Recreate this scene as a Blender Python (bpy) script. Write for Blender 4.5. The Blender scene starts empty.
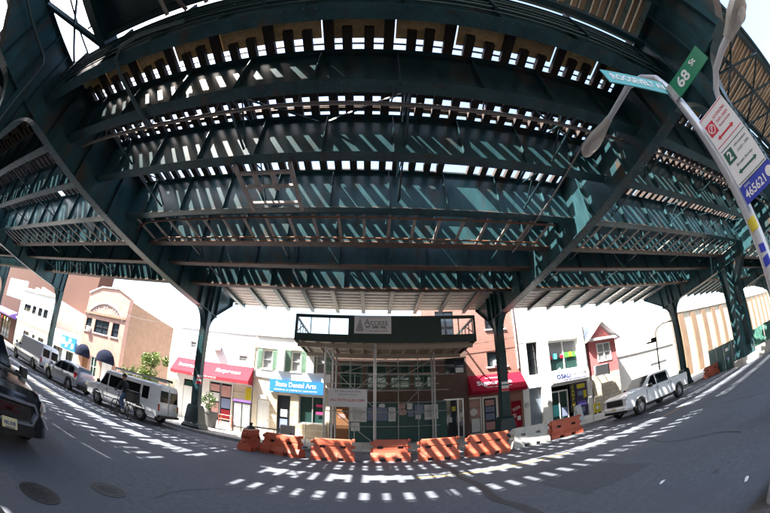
import bpy, bmesh, math, random
from mathutils import Vector, Matrix, Euler
rnd = random.Random(7)
sc = bpy.context.scene
col = sc.collection
R = math.radians
# ------------------------------------------------------------------ camera, sky, sun, exposure
cd = bpy.data.cameras.new('camera'); cam = bpy.data.objects.new('camera', cd); col.objects.link(cam)
cam.location = (0, 0, 1.8)
YAW, PITCH, ROLL = R(2.409), R(28.171), R(-0.199)
cam.matrix_world = (Matrix.Translation((0, 0, 1.8)) @ Matrix.Rotation(-YAW, 4, 'Z')
                    @ Matrix.Rotation(math.pi / 2 + PITCH, 4, 'X') @ Matrix.Rotation(ROLL, 4, 'Z'))
cd.type = 'PANO'
cd.sensor_fit = 'HORIZONTAL'; cd.sensor_width = 36.0; cd.sensor_height = 36.0 * 682 / 1024
try:
    cd.panorama_type = 'FISHEYE_EQUISOLID'; cd.fisheye_lens = 15.458; cd.fisheye_fov = R(200)
except Exception:
    cd.cycles.panorama_type = 'FISHEYE_EQUISOLID'; cd.cycles.fisheye_lens = 15.458; cd.cycles.fisheye_fov = R(200)
cd.clip_start = 0.05; cd.clip_end = 2000
sc.camera = cam
SUN = Vector((0.65, 0.30, -1.0)).normalized()
w = bpy.data.worlds.new('World'); sc.world = w; w.use_nodes = True
nt = w.node_tree; bg = nt.nodes['Background']
sky = nt.nodes.new('ShaderNodeTexSky'); sky.sky_type = 'NISHITA'; sky.sun_disc = False
sky.sun_elevation = math.asin(-SUN.z); sky.sun_rotation = math.atan2(-SUN.x, -SUN.y) % (2 * math.pi)
sky.air_density = 1.5; sky.dust_density = 3.2; sky.ozone_density = 1.5
nt.links.new(sky.outputs[0], bg.inputs[0]); bg.inputs[1].default_value = 0.1
sl = bpy.data.lights.new('sun', 'SUN'); sl.energy = 5.0; sl.angle = R(0.53); sl.color = (1, 0.95, 0.87)
so = bpy.data.objects.new('sun', sl); col.objects.link(so)
so.rotation_euler = SUN.to_track_quat('-Z', 'Y').to_euler(); so.location = (-30, -14, 50)
sc.view_settings.view_transform = 'Standard'; sc.view_settings.look = 'None'
sc.view_settings.exposure = 2.65; sc.view_settings.gamma = 1.0
sc.cycles.max_bounces = 8; sc.cycles.diffuse_bounces = 4
try: sc.cycles.use_denoising = True
except Exception: pass

# ------------------------------------------------------------------ helpers
class B:
    def __init__(s): s.v = []; s.f = []; s.m = []; s.cur = 0
    def mat(s, i): s.cur = i; return s
    def poly(s, pts):
        n = len(s.v); s.v += [tuple(p) for p in pts]; s.f.append(tuple(range(n, n + len(pts)))); s.m.append(s.cur); return s
    def faces(s, vs, fs):
        n = len(s.v); s.v += [tuple(p) for p in vs]
        for f in fs: s.f.append(tuple(i + n for i in f)); s.m.append(s.cur)
        return s
    def box(s, x0, x1, y0, y1, z0, z1):
        vs = [(x, y, z) for z in (z0, z1) for x, y in ((x0, y0), (x1, y0), (x1, y1), (x0, y1))]
        return s.faces(vs, [(3, 2, 1, 0), (4, 5, 6, 7), (0, 1, 5, 4), (1, 2, 6, 5), (2, 3, 7, 6), (3, 0, 4, 7)])
    def bbox(s, x0, x1, y0, y1, z0, z1, b):  # box with chamfered vertical and top edges
        def ring(i, z): return [(x0 + i, y0 + b, z), (x0 + b, y0 + i, z), (x1 - b, y0 + i, z), (x1 - i, y0 + b, z),
                                (x1 - i, y1 - b, z), (x1 - b, y1 - i, z), (x0 + b, y1 - i, z), (x0 + i, y1 - b, z)]
        return s.rings([ring(0, z0), ring(0, z1 - b), [(min(max(p[0], x0 + b), x1 - b), min(max(p[1], y0 + b), y1 - b), z1) for p in ring(0, z1)]])
    def rings(s, rs, close=True, cap=True):
        n = len(rs[0]); vs = [p for r in rs for p in r]; fs = []
        for k in range(len(rs) - 1):
            for i in range(n if close else n - 1):
                j = (i + 1) % n
                fs.append((k * n + i, k * n + j, (k + 1) * n + j, (k + 1) * n + i))
        if cap and close: fs += [tuple(range(n - 1, -1, -1)), tuple(range((len(rs) - 1) * n, len(rs) * n))]
        return s.faces(vs, fs)
    def prism(s, pts, a, b, ax='y'):  # pts: 2D outline; extruded along ax from a to b
        def mk(p, t): return {'y': (p[0], t, p[1]), 'x': (t, p[0], p[1]), 'z': (p[0], p[1], t)}[ax]
        return s.rings([[mk(p, a) for p in pts], [mk(p, b) for p in pts]])
    def tube(s, pts, r, n=8, cap=True):
        pts = [Vector(p) for p in pts]; rs = []; up = None
        rr = r if isinstance(r, (list, tuple)) else [r] * len(pts)
        for i, p in enumerate(pts):
            t = ((pts[min(i + 1, len(pts) - 1)] - pts[max(i - 1, 0)])).normalized()
            if up is None: up = Vector((0, 0, 1)) if abs(t.z) < .9 else Vector((1, 0, 0))
            a = t.cross(up).normalized(); up = a.cross(t).normalized()
            rs.append([p + rr[i] * (math.cos(q) * a + math.sin(q) * up) for q in [2 * math.pi * k / n for k in range(n)]])
        return s.rings(rs, cap=cap)
    def lathe(s, prof, n=16, o=(0, 0, 0), ax='z', cap=True):
        rs = []
        for r, h in prof:
            q = []
            for k in range(n):
                a = 2 * math.pi * k / n; c, d = r * math.cos(a), r * math.sin(a)
                q.append({'z': (o[0] + c, o[1] + d, o[2] + h), 'y': (o[0] + c, o[1] + h, o[2] + d), 'x': (o[0] + h, o[1] + c, o[2] + d)}[ax])
            rs.append(q)
        return s.rings(rs, cap=cap)
    def bar(s, p, q, w, h=None):  # square bar between two points
        p, q = Vector(p), Vector(q); h = h or w; t = (q - p).normalized()
        up = Vector((0, 0, 1)) if abs(t.z) < .95 else Vector((0, 1, 0))
        a = t.cross(up).normalized(); b = a.cross(t)
        return s.rings([[c + a * i * w / 2 + b * j * h / 2 for i, j in ((-1, -1), (1, -1), (1, 1), (-1, 1))] for c in (p, q)])
    def mesh(s, name, mats, smooth=False):
        me = bpy.data.meshes.new(name); me.from_pydata(s.v, [], s.f)
        for m in (mats if isinstance(mats, (list, tuple)) else [mats]): me.materials.append(m)
        me.polygons.foreach_set('material_index', s.m)
        bm = bmesh.new(); bm.from_mesh(me); bmesh.ops.recalc_face_normals(bm, faces=bm.faces); bm.to_mesh(me); bm.free()
        if smooth:
            me.polygons.foreach_set('use_smooth', [True] * len(me.polygons))
            me.set_sharp_from_angle(angle=R(35 if smooth is True else smooth))
        me.update(); return me
def props(o, label=None, cat=None, group=None, kind=None):
    if label: o['label'] = label
    if cat: o['category'] = cat
    if group: o['group'] = group
    if kind: o['kind'] = kind
    return o
def link(name, me, parent=None, loc=(0, 0, 0), rot=(0, 0, 0)):
    o = bpy.data.objects.new(name, me); col.objects.link(o)
    if parent: o.parent = parent
    o.location = loc; o.rotation_euler = rot
    return o
def mk(name, b, mats, parent=None, loc=(0, 0, 0), rot=(0, 0, 0), smooth=False, **k):
    return props(link(name, b.mesh(name, mats, smooth), parent, loc, rot), **k)
def thing(name, label, cat, loc=(0, 0, 0), rz=0, group=None):
    o = bpy.data.objects.new(name, None); col.objects.link(o); o.location = loc; o.rotation_euler = (0, 0, rz)
    o.empty_display_size = .3
    return props(o, label, cat, group)
def dup(root, loc, rz=0, label=None, group=None):
    def cp(o, par):
        c = o.copy(); col.objects.link(c)
        if par: c.parent = par
        for ch in kids.get(o, []): cp(ch, c)
        return c
    kids = {}
    st = [root]
    while st:
        o = st.pop(); kids[o] = list(o.children); st += kids[o]
    r = cp(root, None); r.location = loc; r.rotation_euler = (0, 0, rz)
    if label: r['label'] = label
    if group: r['group'] = group
    return r
def text(name, s, size, m, parent, loc, rot=(R(90), 0, 0), al='CENTER', ext=.004, width=None, bold=0.0):
    c = bpy.data.curves.new('t', 'FONT'); c.body = s; c.size = size; c.align_x = al; c.align_y = 'CENTER'; c.extrude = ext; c.resolution_u = 3
    c.offset = bold * size
    o = bpy.data.objects.new('t', c); col.objects.link(o); bpy.context.view_layer.update()
    me = bpy.data.meshes.new_from_object(o.evaluated_get(bpy.context.evaluated_depsgraph_get()))
    bpy.data.objects.remove(o); me.materials.clear(); me.materials.append(m); me.name = name
    if width and len(me.vertices):
        xs = [v.co.x for v in me.vertices]; k = width / max(1e-6, max(xs) - min(xs))
        for v in me.vertices: v.co.x *= k
    return props(link(name, me, parent, loc, rot), kind='stuff' if len(s) > 1 and name == 'lettering' else None)

# ------------------------------------------------------------------ materials
MC = {}
def mat(name, c, rough=.6, metal=0.0, var=.18, scale=2.0, bump=0.0, c2=None, c2s=.6, c2w=(.55, .7), spec=None, emit=None, stretch=None, bscale=None):
    m = bpy.data.materials.new(name); m.use_nodes = True; MC[name] = m
    n = m.node_tree; p = n.nodes['Principled BSDF']; L = n.links
    p.inputs['Roughness'].default_value = rough; p.inputs['Metallic'].default_value = metal
    if spec is not None: p.inputs['Specular IOR Level'].default_value = spec
    tc = n.nodes.new('ShaderNodeTexCoord'); src = tc.outputs['Object']
    if stretch:
        mp = n.nodes.new('ShaderNodeMapping'); mp.inputs['Scale'].default_value = stretch; L.new(src, mp.inputs[0]); src = mp.outputs[0]
    nz = n.nodes.new('ShaderNodeTexNoise'); nz.inputs['Scale'].default_value = scale; nz.inputs['Detail'].default_value = 8; nz.inputs['Roughness'].default_value = .65
    L.new(src, nz.inputs['Vector'])
    mr = n.nodes.new('ShaderNodeMapRange'); mr.inputs[1].default_value = .25; mr.inputs[2].default_value = .75
    mr.inputs[3].default_value = 1 - var; mr.inputs[4].default_value = 1 + var; L.new(nz.outputs[0], mr.inputs[0])
    oi = n.nodes.new('ShaderNodeObjectInfo')
    m2 = n.nodes.new('ShaderNodeMapRange'); m2.inputs[3].default_value = 1 - var * .5; m2.inputs[4].default_value = 1 + var * .5; L.new(oi.outputs['Random'], m2.inputs[0])
    mu = n.nodes.new('ShaderNodeMath'); mu.operation = 'MULTIPLY'; L.new(mr.outputs[0], mu.inputs[0]); L.new(m2.outputs[0], mu.inputs[1])
    mx = n.nodes.new('ShaderNodeVectorMath'); mx.operation = 'SCALE'; mx.inputs[0].default_value = c[:3]; L.new(mu.outputs[0], mx.inputs['Scale'])
    outc = mx.outputs[0]
    if c2:
        nz2 = n.nodes.new('ShaderNodeTexNoise'); nz2.inputs['Scale'].default_value = c2s; nz2.inputs['Detail'].default_value = 9; nz2.inputs['Roughness'].default_value = .7
        L.new(src, nz2.inputs['Vector'])
        r2 = n.nodes.new('ShaderNodeMapRange'); r2.inputs[1].default_value = c2w[0]; r2.inputs[2].default_value = c2w[1]; L.new(nz2.outputs[0], r2.inputs[0])
        mm = n.nodes.new('ShaderNodeMix'); mm.data_type = 'RGBA'; L.new(r2.outputs[0], mm.inputs[0]); L.new(outc, mm.inputs[6]); mm.inputs[7].default_value = (*c2, 1)
        outc = mm.outputs[2]
    L.new(outc, p.inputs['Base Color'])
    if bump:
        bp = n.nodes.new('ShaderNodeBump'); bp.inputs['Strength'].default_value = bump; bp.inputs['Distance'].default_value = .02
        if bscale:
            nb = n.nodes.new('ShaderNodeTexNoise'); nb.inputs['Scale'].default_value = bscale; nb.inputs['Detail'].default_value = 5; L.new(src, nb.inputs['Vector']); L.new(nb.outputs[0], bp.inputs['Height'])
        else: L.new(nz.outputs[0], bp.inputs['Height'])
        L.new(bp.outputs[0], p.inputs['Normal'])
    if emit:
        p.inputs['Emission Color'].default_value = (*emit[0], 1); p.inputs['Emission Strength'].default_value = emit[1]
    return m
def brickmat(name, c1, c2, mortar, bw=.22, bh=.075, rough=.85, ms=.012, off=.5):
    m = mat(name, c1, rough=rough); n = m.node_tree; p = n.nodes['Principled BSDF']; L = n.links
    ge = n.nodes.new('ShaderNodeTexCoord'); sp = n.nodes.new('ShaderNodeSeparateXYZ'); cb = n.nodes.new('ShaderNodeCombineXYZ')
    ad = n.nodes.new('ShaderNodeMath'); L.new(ge.outputs['Object'], sp.inputs[0]); L.new(sp.outputs[0], ad.inputs[0]); L.new(sp.outputs[1], ad.inputs[1])
    L.new(ad.outputs[0], cb.inputs[0]); L.new(sp.outputs[2], cb.inputs[1])
    bt = n.nodes.new('ShaderNodeTexBrick'); bt.offset = off; bt.inputs['Scale'].default_value = 1.0; bt.inputs['Brick Width'].default_value = bw; bt.inputs['Row Height'].default_value = bh
    bt.inputs['Mortar Size'].default_value = ms; bt.inputs['Color1'].default_value = (*c1, 1); bt.inputs['Color2'].default_value = (*c2, 1); bt.inputs['Mortar'].default_value = (*mortar, 1)
    L.new(cb.outputs[0], bt.inputs['Vector'])
    base = p.inputs['Base Color'].links[0].from_socket
    # multiply brick pattern by the weathering noise
    nz = [q for q in n.nodes if q.type == 'TEX_NOISE'][0]; mr = [q for q in n.nodes if q.type == 'MAP_RANGE'][0]
    mx = n.nodes.new('ShaderNodeVectorMath'); mx.operation = 'SCALE'; L.new(bt.outputs[0], mx.inputs[0]); L.new(mr.outputs[0], mx.inputs['Scale'])
    L.new(mx.outputs[0], p.inputs['Base Color'])
    bp = n.nodes.new('ShaderNodeBump'); bp.inputs['Strength'].default_value = .4; bp.inputs['Distance'].default_value = .01; bp.invert = True
    L.new(bt.outputs[1], bp.inputs['Height']); L.new(bp.outputs[0], p.inputs['Normal'])
    return m
STEEL = mat('painted_steel', (.023, .064, .075), .3, var=.5, scale=1.6, bump=.06, c2=(.075, .04, .022), c2s=1.1, c2w=(.52, .7), bscale=5, spec=.24, stretch=(1.6, 1.6, .55))
STEELD = mat('dark_steel', (.006, .03, .038), .4, var=.3, scale=2, c2=(.08, .035, .016), c2s=1.6, c2w=(.6, .75))
RUST = mat('rusty_steel', (.14, .06, .025), .75, var=.4, scale=5, c2=(.03, .07, .075), c2s=2.4, c2w=(.5, .62), bump=.2)
PALESTEEL = mat('weathered_bar', (.2, .185, .17), .6, var=.3, scale=4, c2=(.14, .07, .03), c2s=3, c2w=(.6, .7))
TIE = mat('tie_wood', (.045, .03, .024), .85, var=.4, scale=3, bump=.3, stretch=(4, .5, 4))
OSB = mat('osb_board', (.78, .52, .24), .8, var=.45, scale=14, c2=(.52, .32, .14), c2s=7, c2w=(.5, .65), stretch=(1, 1, 1))
PLANK = mat('deck_plank', (.33, .22, .13), .8, var=.4, scale=2.5, stretch=(4, .4, 4), bump=.2, c2=(.12, .07, .04), c2s=1.5)
CORR = mat('corrugated_sheet', (.5, .49, .46), .5, metal=.1, var=.2, scale=1.2, c2=(.33, .26, .18), c2s=.8, c2w=(.6, .75))
RAIL = mat('rail_steel', (.09, .06, .045), .5, metal=.7, var=.3, scale=6)
PIPE = mat('pipe_grey', (.16, .15, .14), .55, var=.25, scale=4, c2=(.11, .06, .035), c2s=2)
CABLE = mat('cable_black', (.02, .045, .05), .5, var=.25, scale=3)
ASPH = mat('asphalt', (.125, .138, .165), .85, var=.34, scale=9, bump=.5, bscale=80, c2=(.09, .1, .124), c2s=.3, c2w=(.44, .62))
TAR = mat('tar', (.05, .053, .062), .7, var=.3, scale=3)
CONC = mat('sidewalk_concrete', (.36, .345, .32), .85, var=.16, scale=1.6, bump=.15, bscale=30, c2=(.22, .21, .2), c2s=.9, c2w=(.55, .75))
KERB = mat('kerb_stone', (.28, .275, .27), .8, var=.2, scale=2)
GROUND = mat('far_ground', (.2, .19, .18), .9)
YELLOW = mat('worn_yellow_paint', (.55, .36, .05), .75, var=.2, scale=4, c2=(.1, .11, .13), c2s=6, c2w=(.5, .6))
WHITE = mat('white_paint', (.8, .8, .78), .45, var=.05)
WSTUCCO = mat('white_stucco', (.78, .77, .74), .8, var=.07, scale=.7, bump=.1, bscale=25, c2=(.6, .58, .54), c2s=.5, c2w=(.6, .85))
CREAM = mat('cream_stucco', (.62, .55, .44), .85, var=.1, scale=.8, c2=(.48, .4, .3), c2s=.6)
TANSTONE = brickmat('tan_stone', (.5, .42, .3), (.42, .34, .24), (.6, .55, .47), .7, .38, ms=.02)
STONE = brickmat('pale_stone', (.62, .55, .43), (.5, .45, .36), (.42, .38, .32), .62, .34, ms=.03)
BRK_PEACH = brickmat('peach_brick', (.4, .2, .15), (.34, .17, .125), (.44, .3, .25))
BRK_SIDE = brickmat('tan_brick', (.27, .145, .088), (.23, .12, .07), (.3, .2, .14))
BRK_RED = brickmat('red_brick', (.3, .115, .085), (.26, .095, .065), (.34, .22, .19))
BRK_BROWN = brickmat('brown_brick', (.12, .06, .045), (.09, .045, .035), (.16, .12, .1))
BROWNWALL = mat('brown_wall', (.085, .032, .02), .9, var=.08, scale=.4)
TEALFRAME = mat('teal_frame', (.05, .16, .13), .5)
GREENSH = mat('green_shutter', (.16, .27, .2), .6)
GLASS = mat('window_glass', (.03, .04, .05), .06, var=.1, spec=.6)
GLASSG = mat('green_tint_glass', (.025, .06, .055), .05, var=.1, spec=.6)
CURTAIN = mat('curtained_glass', (.3, .31, .32), .15, var=.25, scale=5, stretch=(3, 1, .4), spec=.6)
ALU = mat('aluminium', (.6, .61, .62), .35, metal=.5, var=.1)
GALV = mat('galvanised', (.45, .46, .47), .4, metal=.6, var=.2, scale=8)
LAMPG = mat('lamp_grey', (.42, .4, .36), .5, var=.15, scale=5)
POLEP = mat('pole_paint', (.5, .52, .56), .4, metal=.3, var=.12, scale=5)
ORANGE = mat('orange_plastic', (.5, .1, .05), .5, var=.18, scale=3, c2=(.34, .1, .06), c2s=2.6, c2w=(.48, .7))
BARWHITE = mat('dirty_white_plastic', (.55, .54, .5), .6, var=.15, scale=3, c2=(.3, .28, .25), c2s=2.5, c2w=(.55, .7))
BLACK = mat('black_rubber', (.015, .015, .016), .7, var=.2)
BLACKP = mat('black_plastic', (.02, .02, .022), .45, var=.2)
SHEDG = mat('shed_dark_green', (.018, .04, .038), .6, var=.25, scale=2)
HOARD = mat('hoarding_green', (.02, .075, .07), .6, var=.2, scale=1.5)
PLYB = mat('brown_plywood', (.2, .085, .03), .7, var=.25, scale=2, stretch=(4, 1, .5))
SOFFIT = mat('shed_soffit', (.36, .31, .25), .8, var=.2, scale=2, stretch=(.4, 3, 1))
REDAWN = mat('red_awning', (.33, .035, .05), .85, spec=.05, var=.12, scale=1.5)
DREDAWN = mat('dark_red_awning', (.26, .01, .028), .8, spec=.08, var=.15, scale=2)
BLUES = mat('blue_sign', (.03, .2, .5), .6, spec=.15, var=.06)
BLUEB = mat('blue_plate', (.02, .04, .42), .4, var=.05)
PURPLE = mat('purple_awning', (.2, .1, .45), .6)
SIGNW = mat('sign_white', (.75, .76, .78), .5, var=.04)
SIGNGREY = mat('sign_grey', (.5, .5, .52), .5, var=.08)
SGREEN = mat('street_sign_green', (.012, .2, .1), .35, var=.06)
SRED = mat('sign_red', (.6, .02, .05), .4, var=.05)
SGRN2 = mat('sign_dark_green', (.01, .1, .07), .4, var=.05)
INK = mat('ink_dark', (.03, .03, .035), .6, var=.1)
INKB = mat('ink_blue', (.03, .06, .25), .6, var=.1)
INKG = mat('ink_grey', (.25, .26, .28), .6, var=.1)
PAPER = mat('paper', (.66, .66, .66), .8, var=.1)
PAPERB = mat('blue_paper', (.18, .22, .34), .8, var=.15)
PAPERP = mat('pink_paper', (.5, .28, .26), .8, var=.15)
YELS = mat('yellow_sign', (.62, .52, .03), .5, var=.1)
GREENS = mat('bright_green_sign', (.12, .6, .08), .5)
CYANS = mat('cyan_sign', (.1, .55, .6), .5)
MAGENTA = mat('pink_sticker', (.7, .05, .18), .5)
PINKS = brickmat('pink_siding', (.55, .17, .17), (.52, .16, .165), (.3, .08, .09), 40, .18, ms=.012)
LEAF = mat('leaf_green', (.09, .16, .035), .55, var=.5, scale=3)
LEAFY = mat('leaf_yellow_green', (.2, .22, .04), .55, var=.4, scale=3)
BARK = mat('bark', (.1, .07, .05), .9, var=.3, scale=6, bump=.4)
CARW = mat('car_white', (.88, .89, .92), .22, var=.03, spec=.6)
CARS = mat('car_silver', (.42, .45, .5), .25, metal=.35, var=.04)
CARB = mat('car_black', (.008, .009, .011), .12, var=.1, spec=.7)
CARGLASS = mat('car_glass', (.006, .008, .01), .1, var=.05, spec=.22)
TRIM = mat('trim_black', (.012, .012, .013), .5)
CHROME = mat('chrome', (.7, .7, .72), .12, metal=1.0, var=.03)
HEADL = mat('headlight_glass', (.6, .62, .65), .08, var=.1, spec=.8)
TAILR = mat('tail_red', (.45, .015, .02), .2)
PLATEY = mat('plate_yellow', (.75, .68, .4), .5, var=.08)
RIM = mat('wheel_rim', (.45, .46, .48), .3, metal=.7, var=.1)
SKIN = mat('skin', (.38, .2, .13), .55, var=.1)
JACKET = mat('dark_jacket', (.012, .013, .018), .8, var=.2)
JEANS = mat('blue_jeans', (.09, .14, .26), .85, var=.2, scale=8)
SHOE = mat('white_shoe', (.65, .65, .65), .6)
HAIR = mat('dark_hair', (.012, .009, .008), .6)
BIKEF = mat('bike_frame', (.03, .03, .035), .35)

# ------------------------------------------------------------------ ground, road, pavements
KY, NKY, FY = 15.2, 1.18, 21.3
KX = 34.0
mk('ground', B().box(-500, 500, -500, 500, -1.2, -.05), GROUND, kind='structure')
road = mk('road', B().poly([(-220, NKY, 0), (220, NKY, 0), (220, KY, 0), (-220, KY, 0)]), ASPH, kind='structure')
b = B()
for xa, xb in ((-16, -13.2), (1.2, 6.0), (11, 12.5)):
    for i in range(8):
        xs = [xa + (xb - xa) * q / 8 for q in (i, i + 1)]; b.poly([(xs[0], 9.1, .004), (xs[1], 9.1, .004), (xs[1], 9.23, .004), (xs[0], 9.23, .004)])
mk('centre_line', b, YELLOW, kind='structure')
b = B(); sx = 2.35; pts = []
for i in range(26):
    y = NKY + .2 + i * (KY - NKY - .3) / 25; pts.append((sx + .09 * math.sin(i * 1.3) + rnd.uniform(-.04, .04), y))
for (xa, ya), (xb, yb) in zip(pts, pts[1:]): b.poly([(xa - .1, ya, .005), (xa + .1, ya, .005), (xb + .1, yb, .005), (xb - .1, yb, .005)])
for sx, y0, y1, w_ in ((-7.8, 2.5, 12.6, .03), (-3.2, 4.2, 11.8, .025), (6.4, 3, 10, .03), (9.7, 2, 12, .025)):
    pts = [(sx + .25 * math.sin(i * .9 + sx) + .12 * i, y0 + (y1 - y0) * i / 14) for i in range(15)]
    for (xa, ya), (xb, yb) in zip(pts, pts[1:]): b.poly([(xa - w_, ya, .005), (xa + w_, ya, .005), (xb + w_, yb, .005), (xb - w_, yb, .005)])
mk('tar_seam', b, TAR, kind='structure')
def blob(cx, cy, rx, ry, z, n=18, j=.18, ph=0):
    return [(cx + rx * math.cos(2 * math.pi * k / n) * (1 + j * math.sin(3 * k + ph)), cy + ry * math.sin(2 * math.pi * k / n) * (1 + j * math.cos(2 * k + ph)), z) for k in range(n)]
b = B()
for k in range(26):
    cx, cy = rnd.uniform(-9, 11), rnd.uniform(2.2, 9); b.poly(blob(cx, cy, rnd.uniform(.03, .09), rnd.uniform(.02, .07), .0045 + k * .00005, n=9, ph=k))
mk('oil_stain', b, TAR, kind='structure')
ap = mat('asphalt_repair', (.098, .108, .13), .9, var=.35, scale=12, bump=.5, bscale=90)
for k, (x0, x1, y0, y1) in enumerate(((-9.5, -6.1, 6.6, 8.1), (3.4, 5.2, 4.6, 7.9), (7.2, 11.5, 3.0, 4.1), (-2.6, -.2, 9.7, 11.2), (12, 16.5, 6.2, 7.6))):
    n = 12; P = []
    for e in range(4):
        (xa, ya), (xb, yb) = [((x0, y0), (x1, y0)), ((x1, y0), (x1, y1)), ((x1, y1), (x0, y1)), ((x0, y1), (x0, y0))][e]
        P += [(xa + (xb - xa) * q / n + rnd.uniform(-.03, .03), ya + (yb - ya) * q / n + rnd.uniform(-.03, .03), .003 + k * .0001) for q in range(n)]
    mk('asphalt_patch', B().poly(P), ap, kind='structure')
IRON = mat('cast_iron', (.05, .05, .052), .6, metal=.4, var=.3, scale=9)
for x, y, lab in ((-3.63, 2.15, 'round iron manhole cover closest to the near kerb in front of the black SUV'), (-3.69, 3.6, 'round iron manhole cover farther out in the lane from the near kerb')):
    m_ = thing('manhole_cover', lab, 'manhole cover', (x, y, .001)); mk('ring', B().lathe([(.24, 0), (.24, .007), (.3, .007), (.3, 0)], 24), IRON, m_)
    c_ = B().lathe([(.001, 0), (.235, 0), (.235, .006), (.001, .006)], 24)
    for i in range(-3, 4):
        for j in range(-3, 4):
            if i * i + j * j < 10: c_.box(i * .06 - .02, i * .06 + .02, j * .06 - .02, j * .06 + .02, .0062, .01)
    mk('lid', c_, IRON, m_)
# far pavement: bed, kerb stones, slabs
fp = mk('pavement', B().box(-220, 220, KY + .02, 60, -.04, .12), GROUND, kind='structure')
slab = B().bbox(-.745, .745, -.745, .745, 0, .03, .006).mesh('paving_slab', CONC)
for r in range(4):
    for i in range(-17, 21):
        o = link('paving_slab', slab, fp, (i * 1.5 + .3, KY + .35 + .75 + r * 1.5, .121 + rnd.uniform(-.003, .003)), (0, 0, rnd.choice((0, math.pi / 2, math.pi))))
b = B()
for i in range(-80, 80):
    if not -17 <= i <= 20: b.box(i * 1.5 - .445, i * 1.5 + 1.04, KY + .35, KY + 6.35, .121, .15)
mk('pavement_slabs', b, CONC, fp, kind='stuff')
kb = mk('kerb', B().box(-220, 220, KY + .03, KY + .3, -.03, .02), KERB, kind='structure')
ks = B().bbox(-.995, .995, -.15, .15, 0, .155, .02).mesh('kerb_stone', KERB)
for i in range(-22, 24): link('kerb_stone', ks, kb, (i * 2.0, KY + .16, rnd.uniform(-.004, .004)))
b = B()
for s in ((-220, -45.02), (47.02, 220)): b.box(s[0], s[1], KY + .01, KY + .31, 0, .15)
mk('kerb_run', b, KERB, kb)
mk('near_pavement', B().box(-220, 220, -14, NKY - .3, -.04, .14), mat('shade_dark_pavement', (.07, .064, .066), .85, var=.25, scale=1.5), kind='structure')  # base colour darkened in place of shade on the near pavement
nk = mk('near_kerb', B().box(-220, 220, NKY - .29, NKY - .01, -.03, .02), mat('shade_dark_kerb', (.07, .066, .068), .8), kind='structure')  # kerb colour darkened likewise, standing in for shade
ksn = B().bbox(-.995, .995, -.15, .15, 0, .155, .02).mesh('kerb_stone', MC['shade_dark_kerb'])
for i in range(-12, 12): link('kerb_stone', ksn, nk, (i * 2.0, NKY - .15, rnd.uniform(-.004, .004)))

# ------------------------------------------------------------------ elevated railway
X0, SP = -9.2, 15.85
ZB, ZS, ZT = 6.7, 7.4, 8.9       # girder bottom, stringer bottom, top of steel
CX = [X0 + SP * k for k in range(-3, 6)]
SY = [1.85, 3.5, 5.5, 7.7, 9.65, 11.4, 13.65]
el = thing('elevated_railway', 'dark green riveted steel elevated railway viaduct spanning the whole street', 'viaduct')
# columns
def col_mesh():
    b = B()
    b.box(-.2, .2, -.225, -.195, 1.2, ZB); b.box(-.2, .2, .195, .225, 1.2, ZB); b.box(-.015, .015, -.195, .195, 1.2, ZB)
    for s in (-1, 1): b.box(s * .2 - .012, s * .2 + .012, -.19, .19, 1.2, ZB)
    for s in (-1, 1):
        for k in range(28):
            z = 1.6 + k * .18
            for x in (-.14, .14): b.box(x - .018, x + .018, s * .237 - .012, s * .237 + .012, z, z + .036)
    return b.mesh('column', STEEL)
def base_mesh():
    b = B()
    def rg(h, z): return [(-h, -h, z), (h, -h, z), (h, h, z), (-h, h, z)]
    b.rings([rg(.56, .0), rg(.56, .12), rg(.46, .3), rg(.36, 1.15), rg(.3, 1.3)])
    return b.mesh('column_base', STEELD)
def knee(s, r=.95):   # curved bracket plate between column and girder; s = -1 / +1 side
    b = B(); n = 9; P = []
    for k in range(n + 1):
        a = k / n * math.pi / 2; P.append((s * (.225 + r * .95 * (1 - math.cos(a))), ZB - 1.3 * (1 - math.sin(a))))
    out = [(s * .225, ZB - 1.3)] + P[1:] + [(s * .225, ZB - .0)]
    b.rings([[(x, p[0], p[1]) for p in out] for x in (-.015, .015)])
    for p, q in zip(P, P[1:]):
        b.faces([(-.16, p[0], p[1]), (.16, p[0], p[1]), (.16, q[0], q[1]), (-.16, q[0], q[1]),
                 (-.16, p[0], p[1] - .02), (.16, p[0], p[1] - .02), (.16, q[0], q[1] - .02), (-.16, q[0], q[1] - .02)],
                [(0, 1, 2, 3), (7, 6, 5, 4), (0, 4, 5, 1), (2, 6, 7, 3), (1, 5, 6, 2), (0, 3, 7, 4)])
    return b.mesh('knee_bracket', STEEL)
cm, bm_, kn, kp = col_mesh(), base_mesh(), knee(-1), knee(1)
for x in CX:
    for y, zb in ((16.0, .15), (.95, .14)):
        if y < 2 and abs(x - 6.65) < .5: pass
        c = link('column', cm, el, (x, y, 0)); link('column_base', bm_, c, (0, 0, zb))
        link('knee_bracket', kn, c)
        if x > -10 or y < 2: link('knee_bracket', kp, c)
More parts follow.
